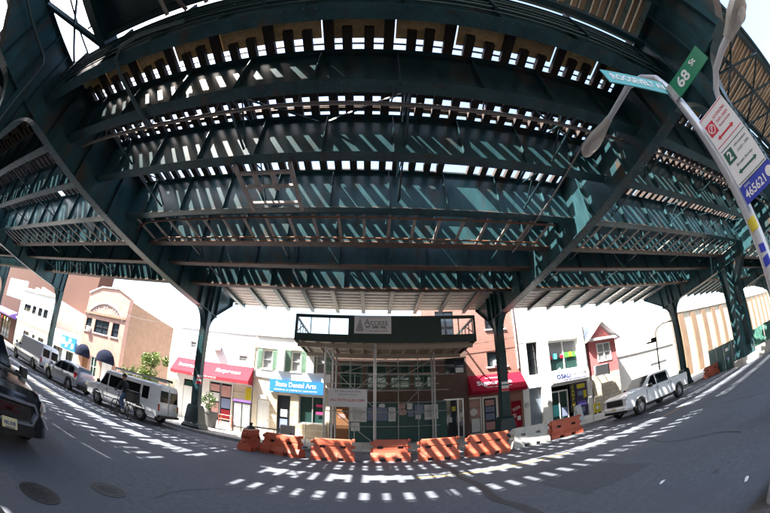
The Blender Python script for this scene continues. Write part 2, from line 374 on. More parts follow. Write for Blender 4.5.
# cross girders
def girder_mesh(ends=((17.0, 1), (-.8, -1))):
    b = B(); y0, y1 = -.8, 17.0 if len(ends) == 2 else 16.25
    b.box(-.02, .02, y0, y1, ZB + .03, ZT - .03)
    b.box(-.21, .21, y0, y1, ZB, ZB + .03); b.box(-.21, .21, y0, y1, ZT - .03, ZT - .002)
    for s in (-1, 1):
        b.box(*sorted((s * .02, s * .032)), y0, y1, ZB + .031, ZB + .18); b.box(*sorted((s * .02, s * .032)), y0, y1, ZT - .18, ZT - .031)
    for i in range(int((y1 - y0) / .15) - 1):
        y = y0 + .1 + i * .15
        for z in (ZB + .1, ZT - .1):
            for sg in (-1, 1): b.faces([(sg * .032, y - .022, z - .022), (sg * .032, y + .022, z - .022), (sg * .032, y + .022, z + .022), (sg * .032, y - .022, z + .022), (sg * .05, y, z)], [(0, 1, 4), (1, 2, 4), (2, 3, 4), (3, 0, 4)])
        for x in (-.13, .13): b.faces([(x - .022, y - .022, ZB), (x + .022, y - .022, ZB), (x + .022, y + .022, ZB), (x - .022, y + .022, ZB), (x, y, ZB - .018)], [(0, 1, 4), (1, 2, 4), (2, 3, 4), (3, 0, 4)])
    # sloping cantilever ends
    for y, d in ends:
        yo = y + d * 1.9
        b.rings([[(x, y, ZB + .2), (x, y, ZT - .04), (x, yo, ZT - .04), (x, yo, ZT - .75)] for x in (-.02, .02)])
        b.rings([[(x, y, ZT - .03), (x, yo, ZT - .03), (x, yo, ZT), (x, y, ZT)] for x in (-.2, .2)])
        b.rings([[(x, y, ZB + .16), (x, yo, ZT - .79), (x, yo, ZT - .76), (x, y, ZB + .19)] for x in (-.2, .2)])
        b.box(-.2, .2, *sorted((yo, yo + d * .03)), ZT - .8, ZT)
    return b.mesh('cross_girder', STEEL)
gm, gm2 = girder_mesh(), girder_mesh(((-.8, -1),))
gst = B()
for s in (-1, 1): gst.box(*sorted((s * .034, s * .17)), -.012, .012, ZB + .04, ZT - .04); gst.box(*sorted((s * .034, s * .045)), -.05, .05, ZB + .04, ZT - .04)
gst = gst.mesh('stiffener', STEEL)
for x in CX:
    g = link('cross_girder', gm if x > -10 else gm2, el, (x, 0, 0))
    for y in [-.6, .5, 1.3, 2.7, 4.5, 6.6, 8.7, 10.5, 12.5, 14.8, 15.7, 16.2, 16.95]: y > 16.5 and x < -10 or link('stiffener', gst, g, (0, y, 0))
# stringers, one per line per bay
BROWNST = mat('stained_steel', (.05, .034, .026), .6, var=.45, scale=2.5, c2=(.02, .05, .055), c2s=1.5)
def stringer_mesh(L, fm=None):
    b = B(); a = L / 2 - .03
    b.box(-a, a, -.012, .012, ZS + .02, ZT - .02)
    b.mat(2).box(-a, a, -.16, .16, ZS, ZS + .02).mat(0); b.box(-a, a, -.15, .15, ZT - .02, ZT - .001)
    for s in (-1, 1):
        b.mat(1).box(-a, a, *sorted((s * .012, s * .024)), ZS + .0205, ZS + .14).mat(0); b.box(-a, a, *sorted((s * .012, s * .024)), ZT - .14, ZT - .0205)
    for i in range(int(2 * a / .2)):
        x = -a + .1 + i * .2
        for z in (ZS + .085, ZT - .085):
            for sg in (-1, 1): b.faces([(x - .018, sg * .024, z - .018), (x + .018, sg * .024, z - .018), (x + .018, sg * .024, z + .018), (x - .018, sg * .024, z + .018), (x, sg * .037, z)], [(0, 1, 4), (1, 2, 4), (2, 3, 4), (3, 0, 4)])
        for y in (-.1, .1): b.faces([(x - .018, y - .018, ZS), (x + .018, y - .018, ZS), (x + .018, y + .018, ZS), (x - .018, y + .018, ZS), (x, y, ZS - .013)], [(0, 1, 4), (1, 2, 4), (2, 3, 4), (3, 0, 4)])
    return b.mesh('stringer', [STEEL, RUST, fm or STEEL])
sm_, sn_ = stringer_mesh(SP), stringer_mesh(SP, BROWNST)
ss = B()
for s in (-1, 1): ss.box(-.01, .01, *sorted((s * .025, s * .13)), ZS + .022, ZT - .022); ss.box(-.045, .045, *sorted((s * .025, s * .035)), ZS + .15, ZT - .15)
ss = ss.mesh('stiffener', STEEL)
for k in range(len(CX) - 1):
    xm = (CX[k] + CX[k + 1]) / 2
    for j, y in enumerate(SY):
        o = link('stringer', sm_ if j < 4 else sn_, el, (xm, y, 0))
        if -30 < xm < 40:
            for i in range(-4, 5): link('stiffener', ss, o, (i * 1.72, 0, 0))
# lacing between the fourth and fifth stringers, rods and lateral bracing
lb = B().box(-.045, .045, SY[3] + .17, SY[4] - .17, ZS + .002, ZS + .05).mesh('lacing_bar', PALESTEEL)
for k in range(-44, 60):
    x = -.28 + k * .765
    if min(abs(x - c) for c in CX) > .4 and x < 38: link('lacing_bar', lb, el, (x, 0, 0))
for k in range(1, 6):
    for q, (j0, j1) in enumerate(((1, 2), (2, 3), (4, 5), (5, 6))):
        for h in range(4):
            xa = CX[k] + .6 + h * 3.7; 
            p, r = (SY[j0] + .14, SY[j1] - .14) if h % 2 else (SY[j1] - .14, SY[j0] + .14)
            if xa + 3.6 < CX[k + 1] and q != 1: mk('lateral_brace', B().bar((xa, p, ZT - .3), (xa + 3.4, r, ZT - .3), .045, .045), STEELD, el)
    for h in range(4):
        x = CX[k] + 1.9 + h * 4.0
        for j0, j1 in ((1, 2), (2, 3), (4, 5), (5, 6)):
            b = B(); y0, y1 = SY[j0] + .14, SY[j1] - .14
            b.bar((x, y0, ZT - .25), (x, y1, ZT - .25), .05); b.bar((x, y0, ZS + .3), (x, y1, ZT - .3), .035); b.bar((x + .05, y1, ZS + .3), (x + .05, y0, ZT - .3), .035); b.bar((x, y0, ZS + .25), (x, y1, ZS + .25), .05)
            mk('cross_frame', b, STEELD, el)
mk('hanger_rod', B().tube([(5.1, 4.3, 7.38), (5.15, 6.5, 7.34), (5.15, 9.9, 7.38)], .028, 6), PIPE, el)
# access ladder slung below the third and fourth stringers
b = B()
for x in (-3.56, -2.06): b.box(x - .05, x + .05, 5.62, 7.58, ZS - .1, ZS - .004)
for y in (5.95, 6.5, 7.24): b.box(-3.51, -2.11, y - .045, y + .045, ZS - .09, ZS - .01)
for x in (-3.1, -2.6): b.box(x - .07, x + .07, 5.9, 6.65, ZS - .08, ZS - .02)
mk('hanging_frame', b, PALESTEEL, el)
# pipes
mk('pipe', B().tube([(-9, 4.1, 7.62)] + [(x, 4.07 + .02 * math.sin(x), 7.6) for x in range(-8, 39, 2)], .05, 8), PIPE, el)
ph = B().bar((.3, 4.07, 7.6), (.5, 3.64, 8.3), .03).mesh('pipe_hanger', PALESTEEL)
for x in range(-8, 38, 2): link('pipe_hanger', ph, el, (x, 0, 0))
mk('conduit', B().tube([(-3.6, 1.5, 7.42), (-4.75, 1.42, 7.36), (-5.3, 1.5, 7.32), (-5.55, 1.75, 7.3), (-5.6, 2.2, 7.3), (-5.56, 3.1, 7.3), (-5.53, 3.9, 7.34)], .045, 8), CABLE, el)
for p in ([(-10.4, 9.8, 7.33), (-9.9, 9.2, 7.33), (-9.3, 8.65, 7.33), (-8.8, 8.25, 7.33), (-8.1, 8.0, 7.34), (-6.7, 7.95, 7.34), (6, 7.95, 7.34)],
          [(-9.6, 10.0, 7.33), (-9.0, 9.45, 7.33), (-8.5, 9.2, 7.33), (-8.0, 9.1, 7.34), (-7, 9.12, 7.34), (6, 9.12, 7.34)]):
    mk('conduit', B().tube(p, .035, 8), RUST, el)
mk('conduit', B().tube([(-8.94, -2.6, 8.1), (-8.94, -.6, 7.98), (-8.94, .6, 7.92), (-8.94, .82, 7.75), (-8.94, .9, 7.3), (-8.94, .9, 1.5)], .05, 8), CABLE, el)
for i in range(11):   # cable bundle on the outer face of the first stringer
    z = 7.5 + i * .12
    mk('cable', B().tube([(x, 1.62 - .05 * (i % 2), z + .008 * math.sin(x * .5 + i * 1.7)) for x in [-8.8 + 1.6 * k for k in range(30)]], .018 + .008 * (i % 3), 6), CABLE, el)
cl_ = B().box(-.03, .03, 1.5, 1.6, 7.5, 8.7).mesh('cable_clamp', STEELD)
for x in range(-8, 38, 2): link('cable_clamp', cl_, el, (x, 0, 0))
# ties
TP = .462; TB, TH = ZT + .003, .15
groups = ((2.85, 6.25), (6.98, 10.35), (10.72, 14.45))
tm = [B().box(-.108, .108, a, e, 0, TH).mesh('tie', TIE) for a, e in groups]
tx = B().box(-.108, .108, 2.85, 6.95, 0, TH).mesh('tie', TIE)
tlong = B().box(-.115, .115, 1.7, groups[0][1], 0, TH).mesh('tie', TIE)
far = B()
nt_ = 0
for i in range(-120, 150):
    for g in range(3):
        x = -1.14 + i * TP + rnd.uniform(-.03, .03); near = -46 <= i <= 53
        lng = g == 0 and i % 3 == 0
        if rnd.random() < .02 and not lng: continue
        ext = g == 0 and not lng and rnd.random() < .5
        if near and nt_ < 300:
            o = link('tie', tlong if lng else tx if ext else tm[g], el, (x, rnd.uniform(-.08, .08) if not lng else 0, TB + rnd.uniform(0, .004))); nt_ += 1
            o.rotation_euler = (0, 0, rnd.uniform(-.006, .006))
        else:
            a, e = (1.7, 6.25) if lng else groups[g]; far.box(x - .095, x + .095, a, e, TB, TB + TH)
mk('ties', far, TIE, el, kind='stuff')
# osb sheets between the long ties
ob = B().box(-.575, .575, 1.75, 3.13, TB + .07, TB + .09).mesh('osb_sheet', OSB)
for i in range(-18, 51, 3):
    x = -1.14 + (i + 1.5) * TP
    if x > CX[2] + .3: link('osb_sheet', ob, el, (x, rnd.uniform(-.04, .02), .09), (0, 0, rnd.uniform(-.01, .01)))
# rails with guard timbers
rails = [3.72, 5.3, 7.88, 9.46, 11.72, 13.47]
for y in rails:
    b = B(); z = TB + TH + .006
    b.box(-64, 76, y - .07, y + .07, z, z + .02); b.box(-64, 76, y - .01, y + .01, z + .02, z + .12); b.box(-64, 76, y - .035, y + .035, z + .12, z + .16)
    mk('rail', b, RAIL, el)
for y, hw_ in ((14.2, .08), (3.88, .06), (4.74, .12), (5.72, .12), (8.35, .08), (9.0, .06), (9.98, .14), (10.3, .13), (10.66, .18)):
    for xa, xb in (((-64, -9.0), (6.5, 76)) if 9.9 < y < 10.4 else ((-64, 76),)):
        mk('guard_timber', B().box(xa, xb, y - hw_, y + hw_, TB + TH + .006, TB + TH + .1), TIE, el)
for i in range(-14, 17):   # plank covers over the far track
    for r in range(4):
        if rnd.random() > .06: mk('cover_board', B().box(i * 4.6 - 2.28, i * 4.6 + 2.28, 10.86 + r * .53, 11.37 + r * .53, TB + TH + .011, TB + TH + .05), TIE, el)
mk('contact_rail', B().box(-8.7, 38, 3.27, 3.31, TB + TH + .03, TB + TH + .07), RAIL, el)
for i in range(12):
    for r in range(2): mk('cover_board', B().box(-9.95 - (i + 1) * 4.2 + .03, -9.95 - i * 4.2, 1.55 + r * .95, 2.47 + r * .95, TB + TH + .011, TB + TH + .05), TIE, el)
for i in range(-40, 60):   # loose boards and clips that break up the light between the ties
    if rnd.random() < .35:
        x = -1.14 + (i + .5) * TP + rnd.uniform(-.05, .05); y = rnd.choice((3.3, 4.2, 5.1, 7.3, 8.1, 9.3, 10.2, 13.3)); mk('clip_board', B().box(x - rnd.uniform(.06, .2), x + rnd.uniform(.06, .2), y - .12, y + .12, TB + TH + .11, TB + TH + .14), TIE, el)
# north platform: corrugated sheets on joists
PX0, PX1 = -8.9, 66.0
ZP = 8.12
def corr_mesh(w_, y0, y1, z, n, amp):
    b = B(); N = n * 4; vs = []; fs = []
    for k in range(N + 1):
        y = y0 + (y1 - y0) * k / N; dz = amp * (0, 1, 1, 0)[k % 4]
        vs += [(0, y, z + dz), (w_, y, z + dz), (0, y, z + dz + .01), (w_, y, z + dz + .01)]
    for k in range(N):
        a = 4 * k; fs += [(a, a + 1, a + 5, a + 4), (a + 2, a + 6, a + 7, a + 3)]
    b.faces(vs, fs); return b.mesh('corrugated_sheet', CORR)
cs = corr_mesh(1.5, 13.85, 18.85, ZP + .1, 11, .05)
js = B().box(-.06, .06, 13.75, 18.9, ZP - .08, ZP + .095).box(-.11, .11, 13.75, 18.9, ZP - .095, ZP - .08).mesh('platform_joist', STEEL)
k = 0; x = -8.15
while x < PX1:
    link('corrugated_sheet', cs, el, (x + .02, 0, rnd.uniform(0, .012)))
    if min(abs(x - c) for c in CX) > .5: link('platform_joist', js, el, (x, 0, 0))
    x += 1.53
mk('platform_deck', B().box(PX0, PX1, 14.6, 18.95, ZP + .5, ZP + .75).box(PX0, PX1, 18.95, 19.0, ZP + .16, ZP + .95), CONC, el)
mk('platform_beam', B().box(PX0, PX1, 15.9, 16.1, ZP + .19, ZP + .49).box(PX0, PX1, 18.6, 18.75, ZP + .19, ZP + .49), STEEL, el)
# south platform: planks on beams
pk = B().box(-.065, .065, -1.45, 1.5, 0, .06).mesh('plank', PLANK)
i = 0; x = 2.0
mk('platform_deck', B().box(-7.0, 1.85, -1.45, 1.5, ZT + .003, ZT + .1), STEELD, el)
while x < 38:
    if min(abs(x - c) for c in CX) > .3: link('plank', pk, el, (x, rnd.uniform(-.03, .03), ZT + .005 + rnd.uniform(0, .01)), (0, 0, rnd.uniform(-.01, .01)))
    x += rnd.uniform(.21, .36)
for y in (-1.3, 0.0, 1.35):
    mk('platform_beam', B().box(-6.75, 6.4, y - .08, y + .08, ZT - .42, ZT), STEELD, el)
    mk('platform_beam', B().box(6.9, 38, y - .08, y + .08, ZT - .42, ZT), STEELD, el)
mk('platform_fascia', B().box(-7.0, 40, -1.62, -1.5, ZT - .25, ZT + .55).box(-7.0, 40, -1.72, -1.5, ZT + .551, ZT + .62), STEELD, el)
b = B()
for k in range(14):
    x = 7.0 + k * 2.2
    b.bar((x, -1.3, ZT - .5), (x + 2.1, 1.35, ZT - .5), .06); b.bar((x, 1.35, ZT - .56), (x + 2.1, -1.3, ZT - .56), .06)
mk('platform_lattice', b, STEELD, el)
# solid deck of the south platform beyond the left girder
mk('platform_deck', B().box(-60, -9.78, -1.45, 1.5, ZT + .003, ZT + .12), STEELD, el)
mk('platform_fascia', B().box(-60, -9.5, -1.62, -1.5, ZT - .6, ZT + .5).box(-60, -9.5, -1.74, -1.62, ZT + .4, ZT + .5), STEELD, el)
for k in range(9):
    x = -10.6 - k * 1.6
    mk('platform_joist', B().box(x - .05, x + .05, -1.45, 1.5, ZT - .3, ZT), STEELD, el)
mk('sun_block_panel', B().box(-17, 2, -4.3, -2.75, 12.3, 12.42).box(-11, 2, -2.747, -2.303, 12.3, 12.42), STEELD, el)  # unseen panels added to block sun from the near pavement and kerb
mk('platform_canopy', B().box(-11.3, -3.6, -2.3, 1.25, 12.3, 12.45).box(-3.6, 40, -2.3, 2.35, 12.3, 12.45).box(-11.3, 40, -2.3, -2.2, 12.1, 12.297).box(-11.3, 40, 1.15, 1.25, 12.1, 12.297), STEELD, el)  # roof edges drawn out to block sun on the road and webs
for x in range(-5, 40, 5): mk('canopy_post', B().box(x - .09, x + .09, -.6, -.42, ZT + .12, 12.297), STEELD, el)
# end frame of the south platform and bracing towards the left girder
b = B()
b.bar((-6.9, -1.4, ZT - .3), (-6.9, 1.7, ZT - .3), .25, .5); b.bar((-7.15, -1.4, ZT + .2), (-7.15, 1.7, ZT + .2), .14, .25)
b.bar((-9.0, -.9, ZT - .12), (-7.2, 1.75, ZT - .12), .13); b.bar((-7.2, -1.0, ZT - .2), (-8.8, 1.75, ZT - .2), .06); b.bar((-8.0, -1.2, ZT - .06), (-8.1, 1.8, ZT - .06), .04)
mk('end_bracing', b, STEELD, el)
b = B()
for x in (-5.6, -4.0, -2.4): b.bar((x, -1.5, ZT - .48), (x + 1.5, 1.5, ZT - .48), .07)
b.tube([(-5.0, -1.4, 8.2), (-4.4, 1.4, 8.1)], .05); b.tube([(-3.9, -1.4, 8.2), (-3.4, 1.4, 8.1)], .05)
mk('underside_pipes', b, PIPE, el)

# ------------------------------------------------------------------ buildings across the street
def facade(root, x0, x1, z0, z1, y, openings, m, y1=None, name='wall', reveal=.16, edge=None):
    """front wall facing -y with real openings (x0,x1,z0,z1), side and back walls and a roof slab"""
    xs = sorted({x0, x1, *[o[0] for o in openings], *[o[1] for o in openings]}); zs = sorted({z0, z1, *[o[2] for o in openings], *[o[3] for o in openings]})
    b = B()
    for xa, xb in zip(xs, xs[1:]):
        for za, zb in zip(zs, zs[1:]):
            cx, cz = (xa + xb) / 2, (za + zb) / 2
            if not any(o[0] < cx < o[1] and o[2] < cz < o[3] for o in openings): b.poly([(xa, y, za), (xb, y, za), (xb, y, zb), (xa, y, zb)])
    for a, c, d, e in openings:
        r = y + reveal
        b.poly([(a, y, d), (a, r, d), (a, r, e), (a, y, e)]).poly([(c, y, d), (c, y, e), (c, r, e), (c, r, d)])
        b.poly([(a, y, e), (a, r, e), (c, r, e), (c, y, e)]).poly([(a, y, d), (c, y, d), (c, r, d), (a, r, d)])
    y1 = y1 or y + 12
    b.poly([(x0, y, z0), (x0, y, z1), (x0, y1, z1), (x0, y1, z0)]).poly([(x1, y, z0), (x1, y1, z0), (x1, y1, z1), (x1, y, z1)])
    b.poly([(x0, y1, z0), (x0, y1, z1), (x1, y1, z1), (x1, y1, z0)]).poly([(x0, y, z1), (x1, y, z1), (x1, y1, z1), (x0, y1, z1)])
    return mk(name, b, m, root)
def window(root, x0, x1, z0, z1, y, fm=None, pm=None, nx=1, nz=2, t=.06, name='window'):
    fm = fm or WHITE; pm = pm or GLASS; b = B(); a, e = y + .06, y + .13
    b.box(x0, x0 + t, a, e, z0, z1).box(x1 - t, x1, a, e, z0, z1).box(x0 + t, x1 - t, a, e, z0, z0 + t).box(x0 + t, x1 - t, a, e, z1 - t, z1)
    for k in range(1, nx): x = x0 + (x1 - x0) * k / nx; b.box(x - t * .4, x + t * .4, a + .01, e - .01, z0 + t, z1 - t)
    for k in range(1, nz):
        z = z0 + (z1 - z0) * k / nz
        for q in range(nx): b.box(x0 + (x1 - x0) * q / nx + t, x0 + (x1 - x0) * (q + 1) / nx - t, a + .015, e - .015, z - t * .4, z + t * .4)
    f = mk(name, b, fm, root)
    mk('pane', B().box(x0 + t * .5, x1 - t * .5, y + .135, y + .15, z0 + t * .5, z1 - t * .5), pm, f)
    return f
def plate(name, root, x0, x1, z0, z1, y, m, t=.05, **k):
    return mk(name, B().box(x0, x1, y - t, y, z0, z1), m, root, **k)
def sill(root, x0, x1, z, y, m=None): return mk('sill', B().box(x0 - .08, x1 + .08, y - .08, y + .1, z - .1, z - .003), m or CONC, root)

# dental office
t = thing('dental_office', 'cream two storey building with green shutters and a blue State Dental Arts sign', 'building', (-5.3, FY, 0))
U = lambda x: x + 5.3
ops = [(-7.32, -6.62, 4.66, 5.95), (-5.28, -4.63, 4.62, 5.98), (-3.6, -3.0, 4.6, 5.95), (-6.08, -5.2, .16, 2.95), (-4.62, -2.86, 1.2, 3.05), (-7.5, -6.6, .16, 2.5)]
f = facade(t, U(-7.85), U(-2.62), .1, 6.75, 0, [(U(a), U(b), c, d) for a, b, c, d in ops], CREAM)
mk('upper_render', B().box(U(-7.85), U(-2.62), -.04, -.003, 6.06, 6.9).box(U(-7.85), U(-2.62), -.04, -.003, 4.0, 4.55), WSTUCCO, t)
mk('parapet', B().box(U(-7.9), U(-2.6), -.14, .1, 6.903, 7.02).box(U(-6.13), U(-5.28), -.08, .4, 7.023, 7.45), WSTUCCO, t)
for a, c, d, e in ops[:3]:
    window(t, U(a), U(c), d, e, 0, WHITE, CURTAIN, 1, 2); sill(t, U(a), U(c), d, 0, WSTUCCO)
    for sx_ in (a - .38, c + .02):
        b = B().box(U(sx_), U(sx_) + .36, -.05, -.003, d - .02, e + .03)
        for k in range(14): z = d + .08 + k * (e - d - .12) / 14; b.box(U(sx_) + .05, U(sx_) + .31, -.065, -.05, z, z + .05)
        mk('shutter', b, GREENSH, t)
for a, c in ((-6.2, -5.7), (-4.19, -3.68)): mk('pilaster', B().bbox(U(a), U(c), -.28, -.003, 4.56, 6.05, .03), WSTUCCO, t)
mk('stone_facing', B().box(U(-6.6), U(-6.09), -.06, -.003, .13, 3.1).box(U(-5.19), U(-4.63), -.06, -.003, .13, 3.1).box(U(-4.63), U(-2.85), -.06, -.003, .13, 1.15), TANSTONE, t)
sg = plate('fascia_sign', t, U(-6.62), U(-3.02), 3.14, 3.98, -.1, BLUES, .12)
text('lettering', 'State Dental Arts', .46, SIGNW, sg, (U(-4.85), -.225, 3.66), width=2.7, bold=.012)
text('lettering', 'GENERAL & COSMETIC DENTISTRY', .15, SIGNW, sg, (U(-4.85), -.225, 3.3), width=2.9)
dr = window(t, U(-6.08), U(-5.2), .16, 2.95, 0, TRIM, GLASS, 1, 1, .08, 'door')
mk('poster', B().box(U(-5.85), U(-5.4), .045, .055, 1.5, 2.0), PAPER, dr); mk('poster', B().box(U(-5.9), U(-5.38), .045, .055, .7, 1.35), PAPERB, dr)
dw = window(t, U(-4.62), U(-2.86), 1.2, 3.05, 0, ALU, GLASSG, 2, 1, .07)
for z in (2.35, 1.85): mk('sticker', B().box(U(-3.5), U(-3.0), .045, .055, z, z + .17), MAGENTA, dw)
b = B().box(U(-7.48), U(-6.62), .06, .11, .17, 2.48)
for z in (.35, 1.35):
    for x in (-7.38, -7.0): b.box(U(x), U(x) + .3, .045, .06, z, z + .8)
d2 = mk('door', b, WHITE, t); mk('handle', B().lathe([(.035, 0), (.035, .05)], 10, (U(-6.72), .0, 1.1), 'y'), CHROME, d2)
mk('door_hood', B().prism([(U(-7.4), 2.55), (U(-6.7), 2.55), (U(-6.8), 2.8), (U(-7.3), 2.8)], -.35, -.003), SIGNGREY, t)
ru = mk('roof_vent', B().bbox(.3, 1.2, .9, 1.8, 6.76, 7.3, .05), GALV, t); mk('vent_pipe', B().tube([(-1.2, .8, 6.76), (-1.2, .8, 7.35), (-1.0, .8, 7.45)], .06, 8), GALV, t)
mk('cable_run', B().tube([(-2.5, -.06, 6.0), (-2.48, -.06, 4.1), (-1.4, -.07, 4.05)], .015, 5), TRIM, t)
# brown brick building behind the sidewalk shed
t = thing('brown_building', 'brown brick building with teal framed upper windows behind the scaffold shed', 'building', (1.7, FY, 0)); U = lambda x: x - 1.7
ops = [(-2.0, -.6, 3.7, 5.4), (-.3, 1.0, 3.7, 5.4), (1.2, 2.5, 3.7, 5.4), (2.75, 3.95, 3.7, 5.4), (4.78, 6.2, 4.6, 5.65), (4.66, 6.0, .16, 2.9), (-2.38, -1.28, .16, 2.45)]
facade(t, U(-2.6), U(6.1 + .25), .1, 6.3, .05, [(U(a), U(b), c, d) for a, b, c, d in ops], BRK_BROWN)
for k, (a, c, d, e) in enumerate(ops[:4]):
    window(t, U(a), U(c), d, e, .05, TEALFRAME if k % 2 else SGRN2 if k == 2 else TEALFRAME, GLASSG, 2, 2, .09)
w_ = window(t, U(4.78), U(6.2), 4.6, 5.65, .05, TRIM, GLASS, 2, 1); mk('blind', B().box(U(5.55), U(6.1), .13, .14, 4.66, 5.0), PAPER, w_)
sd = window(t, U(4.66), U(6.0), .16, 2.9, .05, ALU, GLASS, 1, 1, .1, 'door')
mk('mullion', B().box(U(5.55), U(5.65), .1, .2, .2, 2.85), ALU, sd)
for x, z, m_ in ((4.95, 1.3, PAPER), (5.2, 2.05, YELS), (5.72, 1.6, PAPER), (5.72, 1.0, PAPERB)): mk('notice', B().box(U(x), U(x) + .24, .17, .178, z, z + .32), m_, sd)
mk('handle', B().box(U(5.44), U(5.48), .02, .09, 1.0, 1.5), CHROME, sd)
pd = mk('door', B().box(U(-2.36), U(-1.3), .1, .16, .17, 2.43), PLYB, t)
plate('notice', pd, U(-2.05), U(-1.6), 1.72, 1.98, .098, PAPERP, .006)
mk('cornice', B().box(U(-2.62), U(3.3), .06, .4, 6.303, 6.5), CONC, t)
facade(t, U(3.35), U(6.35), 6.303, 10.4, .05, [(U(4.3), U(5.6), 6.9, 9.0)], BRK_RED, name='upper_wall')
window(t, U(4.3), U(5.6), 6.9, 9.0, .05, TRIM, GLASS, 2, 2)
# print shop
t = thing('print_shop', 'pink red brick building with a dark red awning over a poster filled shop front', 'shop', (8.2, FY, 0)); U = lambda x: x - 8.2
ops = [(7.8, 9.3, 4.9, 5.95), (7.87, 9.35, 7.6, 9.2), (6.3, 7.2, .3, 2.85), (7.25, 8.4, .16, 2.85), (9.35, 10.15, .4, 2.3)]
facade(t, U(6.37), U(10.28), .1, 10.6, 0, [(U(a), U(b), c, d) for a, b, c, d in ops], BRK_RED)
for a, c, d, e in ops[:2]:
    window(t, U(a), U(c), d, e, 0, TRIM, GLASS, 2, 1); sill(t, U(a), U(c), d, 0, WSTUCCO)
mk('cornice', B().box(U(6.38), U(10.27), -.2, .2, 10.603, 10.9), CONC, t)
mk('drainpipe', B().tube([(U(10.1), -.08, 4.6), (U(10.1), -.08, 10.5)], .06, 8), WSTUCCO, t)
def awning(root, x0, x1, zt, zb, proj, m, y=0, val=.22):
    b = B(); n = max(2, int((x1 - x0) / 1.2))
    b.poly([(x0, y - .02, zt), (x1, y - .02, zt), (x1, y - proj, zb + val), (x0, y - proj, zb + val)]); b.poly([(x0, y - proj, zb + val), (x1, y - proj, zb + val), (x1, y - proj - .01, zb), (x0, y - proj - .01, zb)])
    for x in (x0, x1): b.poly([(x, y - .02, zt), (x, y - proj, zb + val), (x, y - proj, zb), (x, y - .02, zb)])
    b.poly([(x0, y - .02, zt - .02), (x0, y - proj + .01, zb + val - .02), (x1, y - proj + .01, zb + val - .02), (x1, y - .02, zt - .02)])
    a = mk('awning', b, m, root)
    for k in range(n + 1):
        x = x0 + .03 + (x1 - x0 - .06) * k / n; mk('awning_rib', B().bar((x, y - .03, zb + .02), (x, y - proj + .02, zb + .02), .03).bar((x, y - .03, zt - .06), (x, y - proj + .03, zb + val - .05), .03), GALV, a)
    return a
aw = awning(t, U(6.3), U(10.25), 4.35, 2.98, .95, DREDAWN)
ang = math.atan2(4.35 - 3.2, .93); ar = (ang, 0, 0)
text('lettering', 'Signarama', .52, SIGNW, aw, (U(8.0), -.6, 3.72), ar, width=2.5, bold=.015)
text('lettering', 'The way to grow your business', .12, SIGNW, aw, (U(8.2), -.82, 3.43), ar, width=1.9)
text('lettering', 'WOODSIDE', .16, SIGNW, aw, (U(8.1), -.3, 4.08), ar, width=1.3)
sf = window(t, U(6.3), U(7.2), .3, 2.85, 0, ALU, GLASS, 1, 1, .07)
mk('round_sticker', B().lathe([(.26, 0), (.26, .008)], 20, (U(6.66), .11, 1.85), 'y'), PAPER, sf)
mk('poster', B().box(U(6.5), U(7.1), .115, .125, .45, 1.4), PAPER, sf); mk('poster', B().box(U(6.4), U(7.12), .115, .125, 2.2, 2.6), PAPERP, sf)
mk('poster', B().box(U(6.86), U(7.12), .115, .125, 1.5, 2.1), PAPERP, sf)
d2 = window(t, U(7.25), U(8.4), .16, 2.85, 0, WHITE, GLASS, 1, 1, .13, 'door')
for z, m_, h in ((2.2, PAPERP, .4), (1.75, PAPERB, .38), (1.2, PAPERB, .45), (.5, PAPERP, .55)): mk('poster', B().box(U(7.5), U(8.15), .115, .125, z, z + h), m_, d2)
mk('brick_panel', B().box(U(8.45), U(9.3), -.05, -.003, .13, 2.9), BRK_BROWN, t)  # plain brown brick panel between the door and the poster panel
sp_ = plate('poster_panel', t, U(9.38), U(10.12), .42, 2.28, .1, DREDAWN, .06)
text('lettering', 'SIGNS', .3, SIGNW, sp_, (U(9.75), .035, 1.75), (R(90), R(-20), 0), width=.6)
for x, z, m_ in ((9.45, 1.1, PAPERP), (9.8, .9, PAPER), (9.5, .55, REDAWN)): plate('poster', sp_, U(x), U(x) + .26, z, z + .3, .036, m_, .01)
# white office building
t = thing('white_office', 'tall white stucco building with a grey shop sign and one broad upper window', 'building', (13.3, FY, 0)); U = lambda x: x - 13.3
ops = [(10.9, 11.85, 4.0, 6.42), (12.8, 15.7, 4.0, 6.4), (10.8, 11.85, .16, 3.05), (12.65, 16.1, .16, 2.9)]
facade(t, U(10.3), U(16.4), .1, 11.6, -.05, [(U(a), U(b), c, d) for a, b, c, d in ops], WSTUCCO, reveal=.4)
window(t, U(10.9), U(11.85), 4.0, 6.42, .2, TRIM, CURTAIN if False else GLASS, 2, 4, .05)
bw = window(t, U(12.8), U(15.7), 4.0, 6.4, .15, WHITE, GLASSG, 2, 1, .12)
mk('curtain', B().box(U(12.9), U(15.6), .27, .275, 5.1, 6.3), CURTAIN, bw)
for x0_, x1_, z0_, z1_, m_ in ((12.95, 13.2, 5.0, 5.2, SRED), (13.2, 13.6, 4.98, 5.4, CYANS), (13.62, 13.9, 5.05, 5.35, INK), (13.92, 14.2, 5.0, 5.25, SRED), (14.35, 14.75, 5.0, 5.4, GREENS), (14.78, 15.05, 5.03, 5.4, YELS), (15.08, 15.4, 5.0, 5.38, GREENS)): plate('window_letter', bw, U(x0_), U(x1_), z0_, z1_, .2, m_, .01)
sg = mk('shop_sign', B().prism([(-.05, 2.95), (-.5, 3.1), (-.42, 3.9), (-.05, 3.95)], U(12.6), U(16.05), 'x'), SIGNGREY, t)
text('lettering', 'OSALI', .42, INKB, sg, (U(13.6), -.475, 3.52), (R(85), 0, 0), width=1.25, bold=.02)
text('lettering', 'REAL ESTATE', .2, INKG, sg, (U(15.1), -.475, 3.6), (R(85), 0, 0), width=1.3); text('lettering', '718 BROKERAGE', .15, INKB, sg, (U(14.6), -.5, 3.22), (R(85), 0, 0), width=2.2)
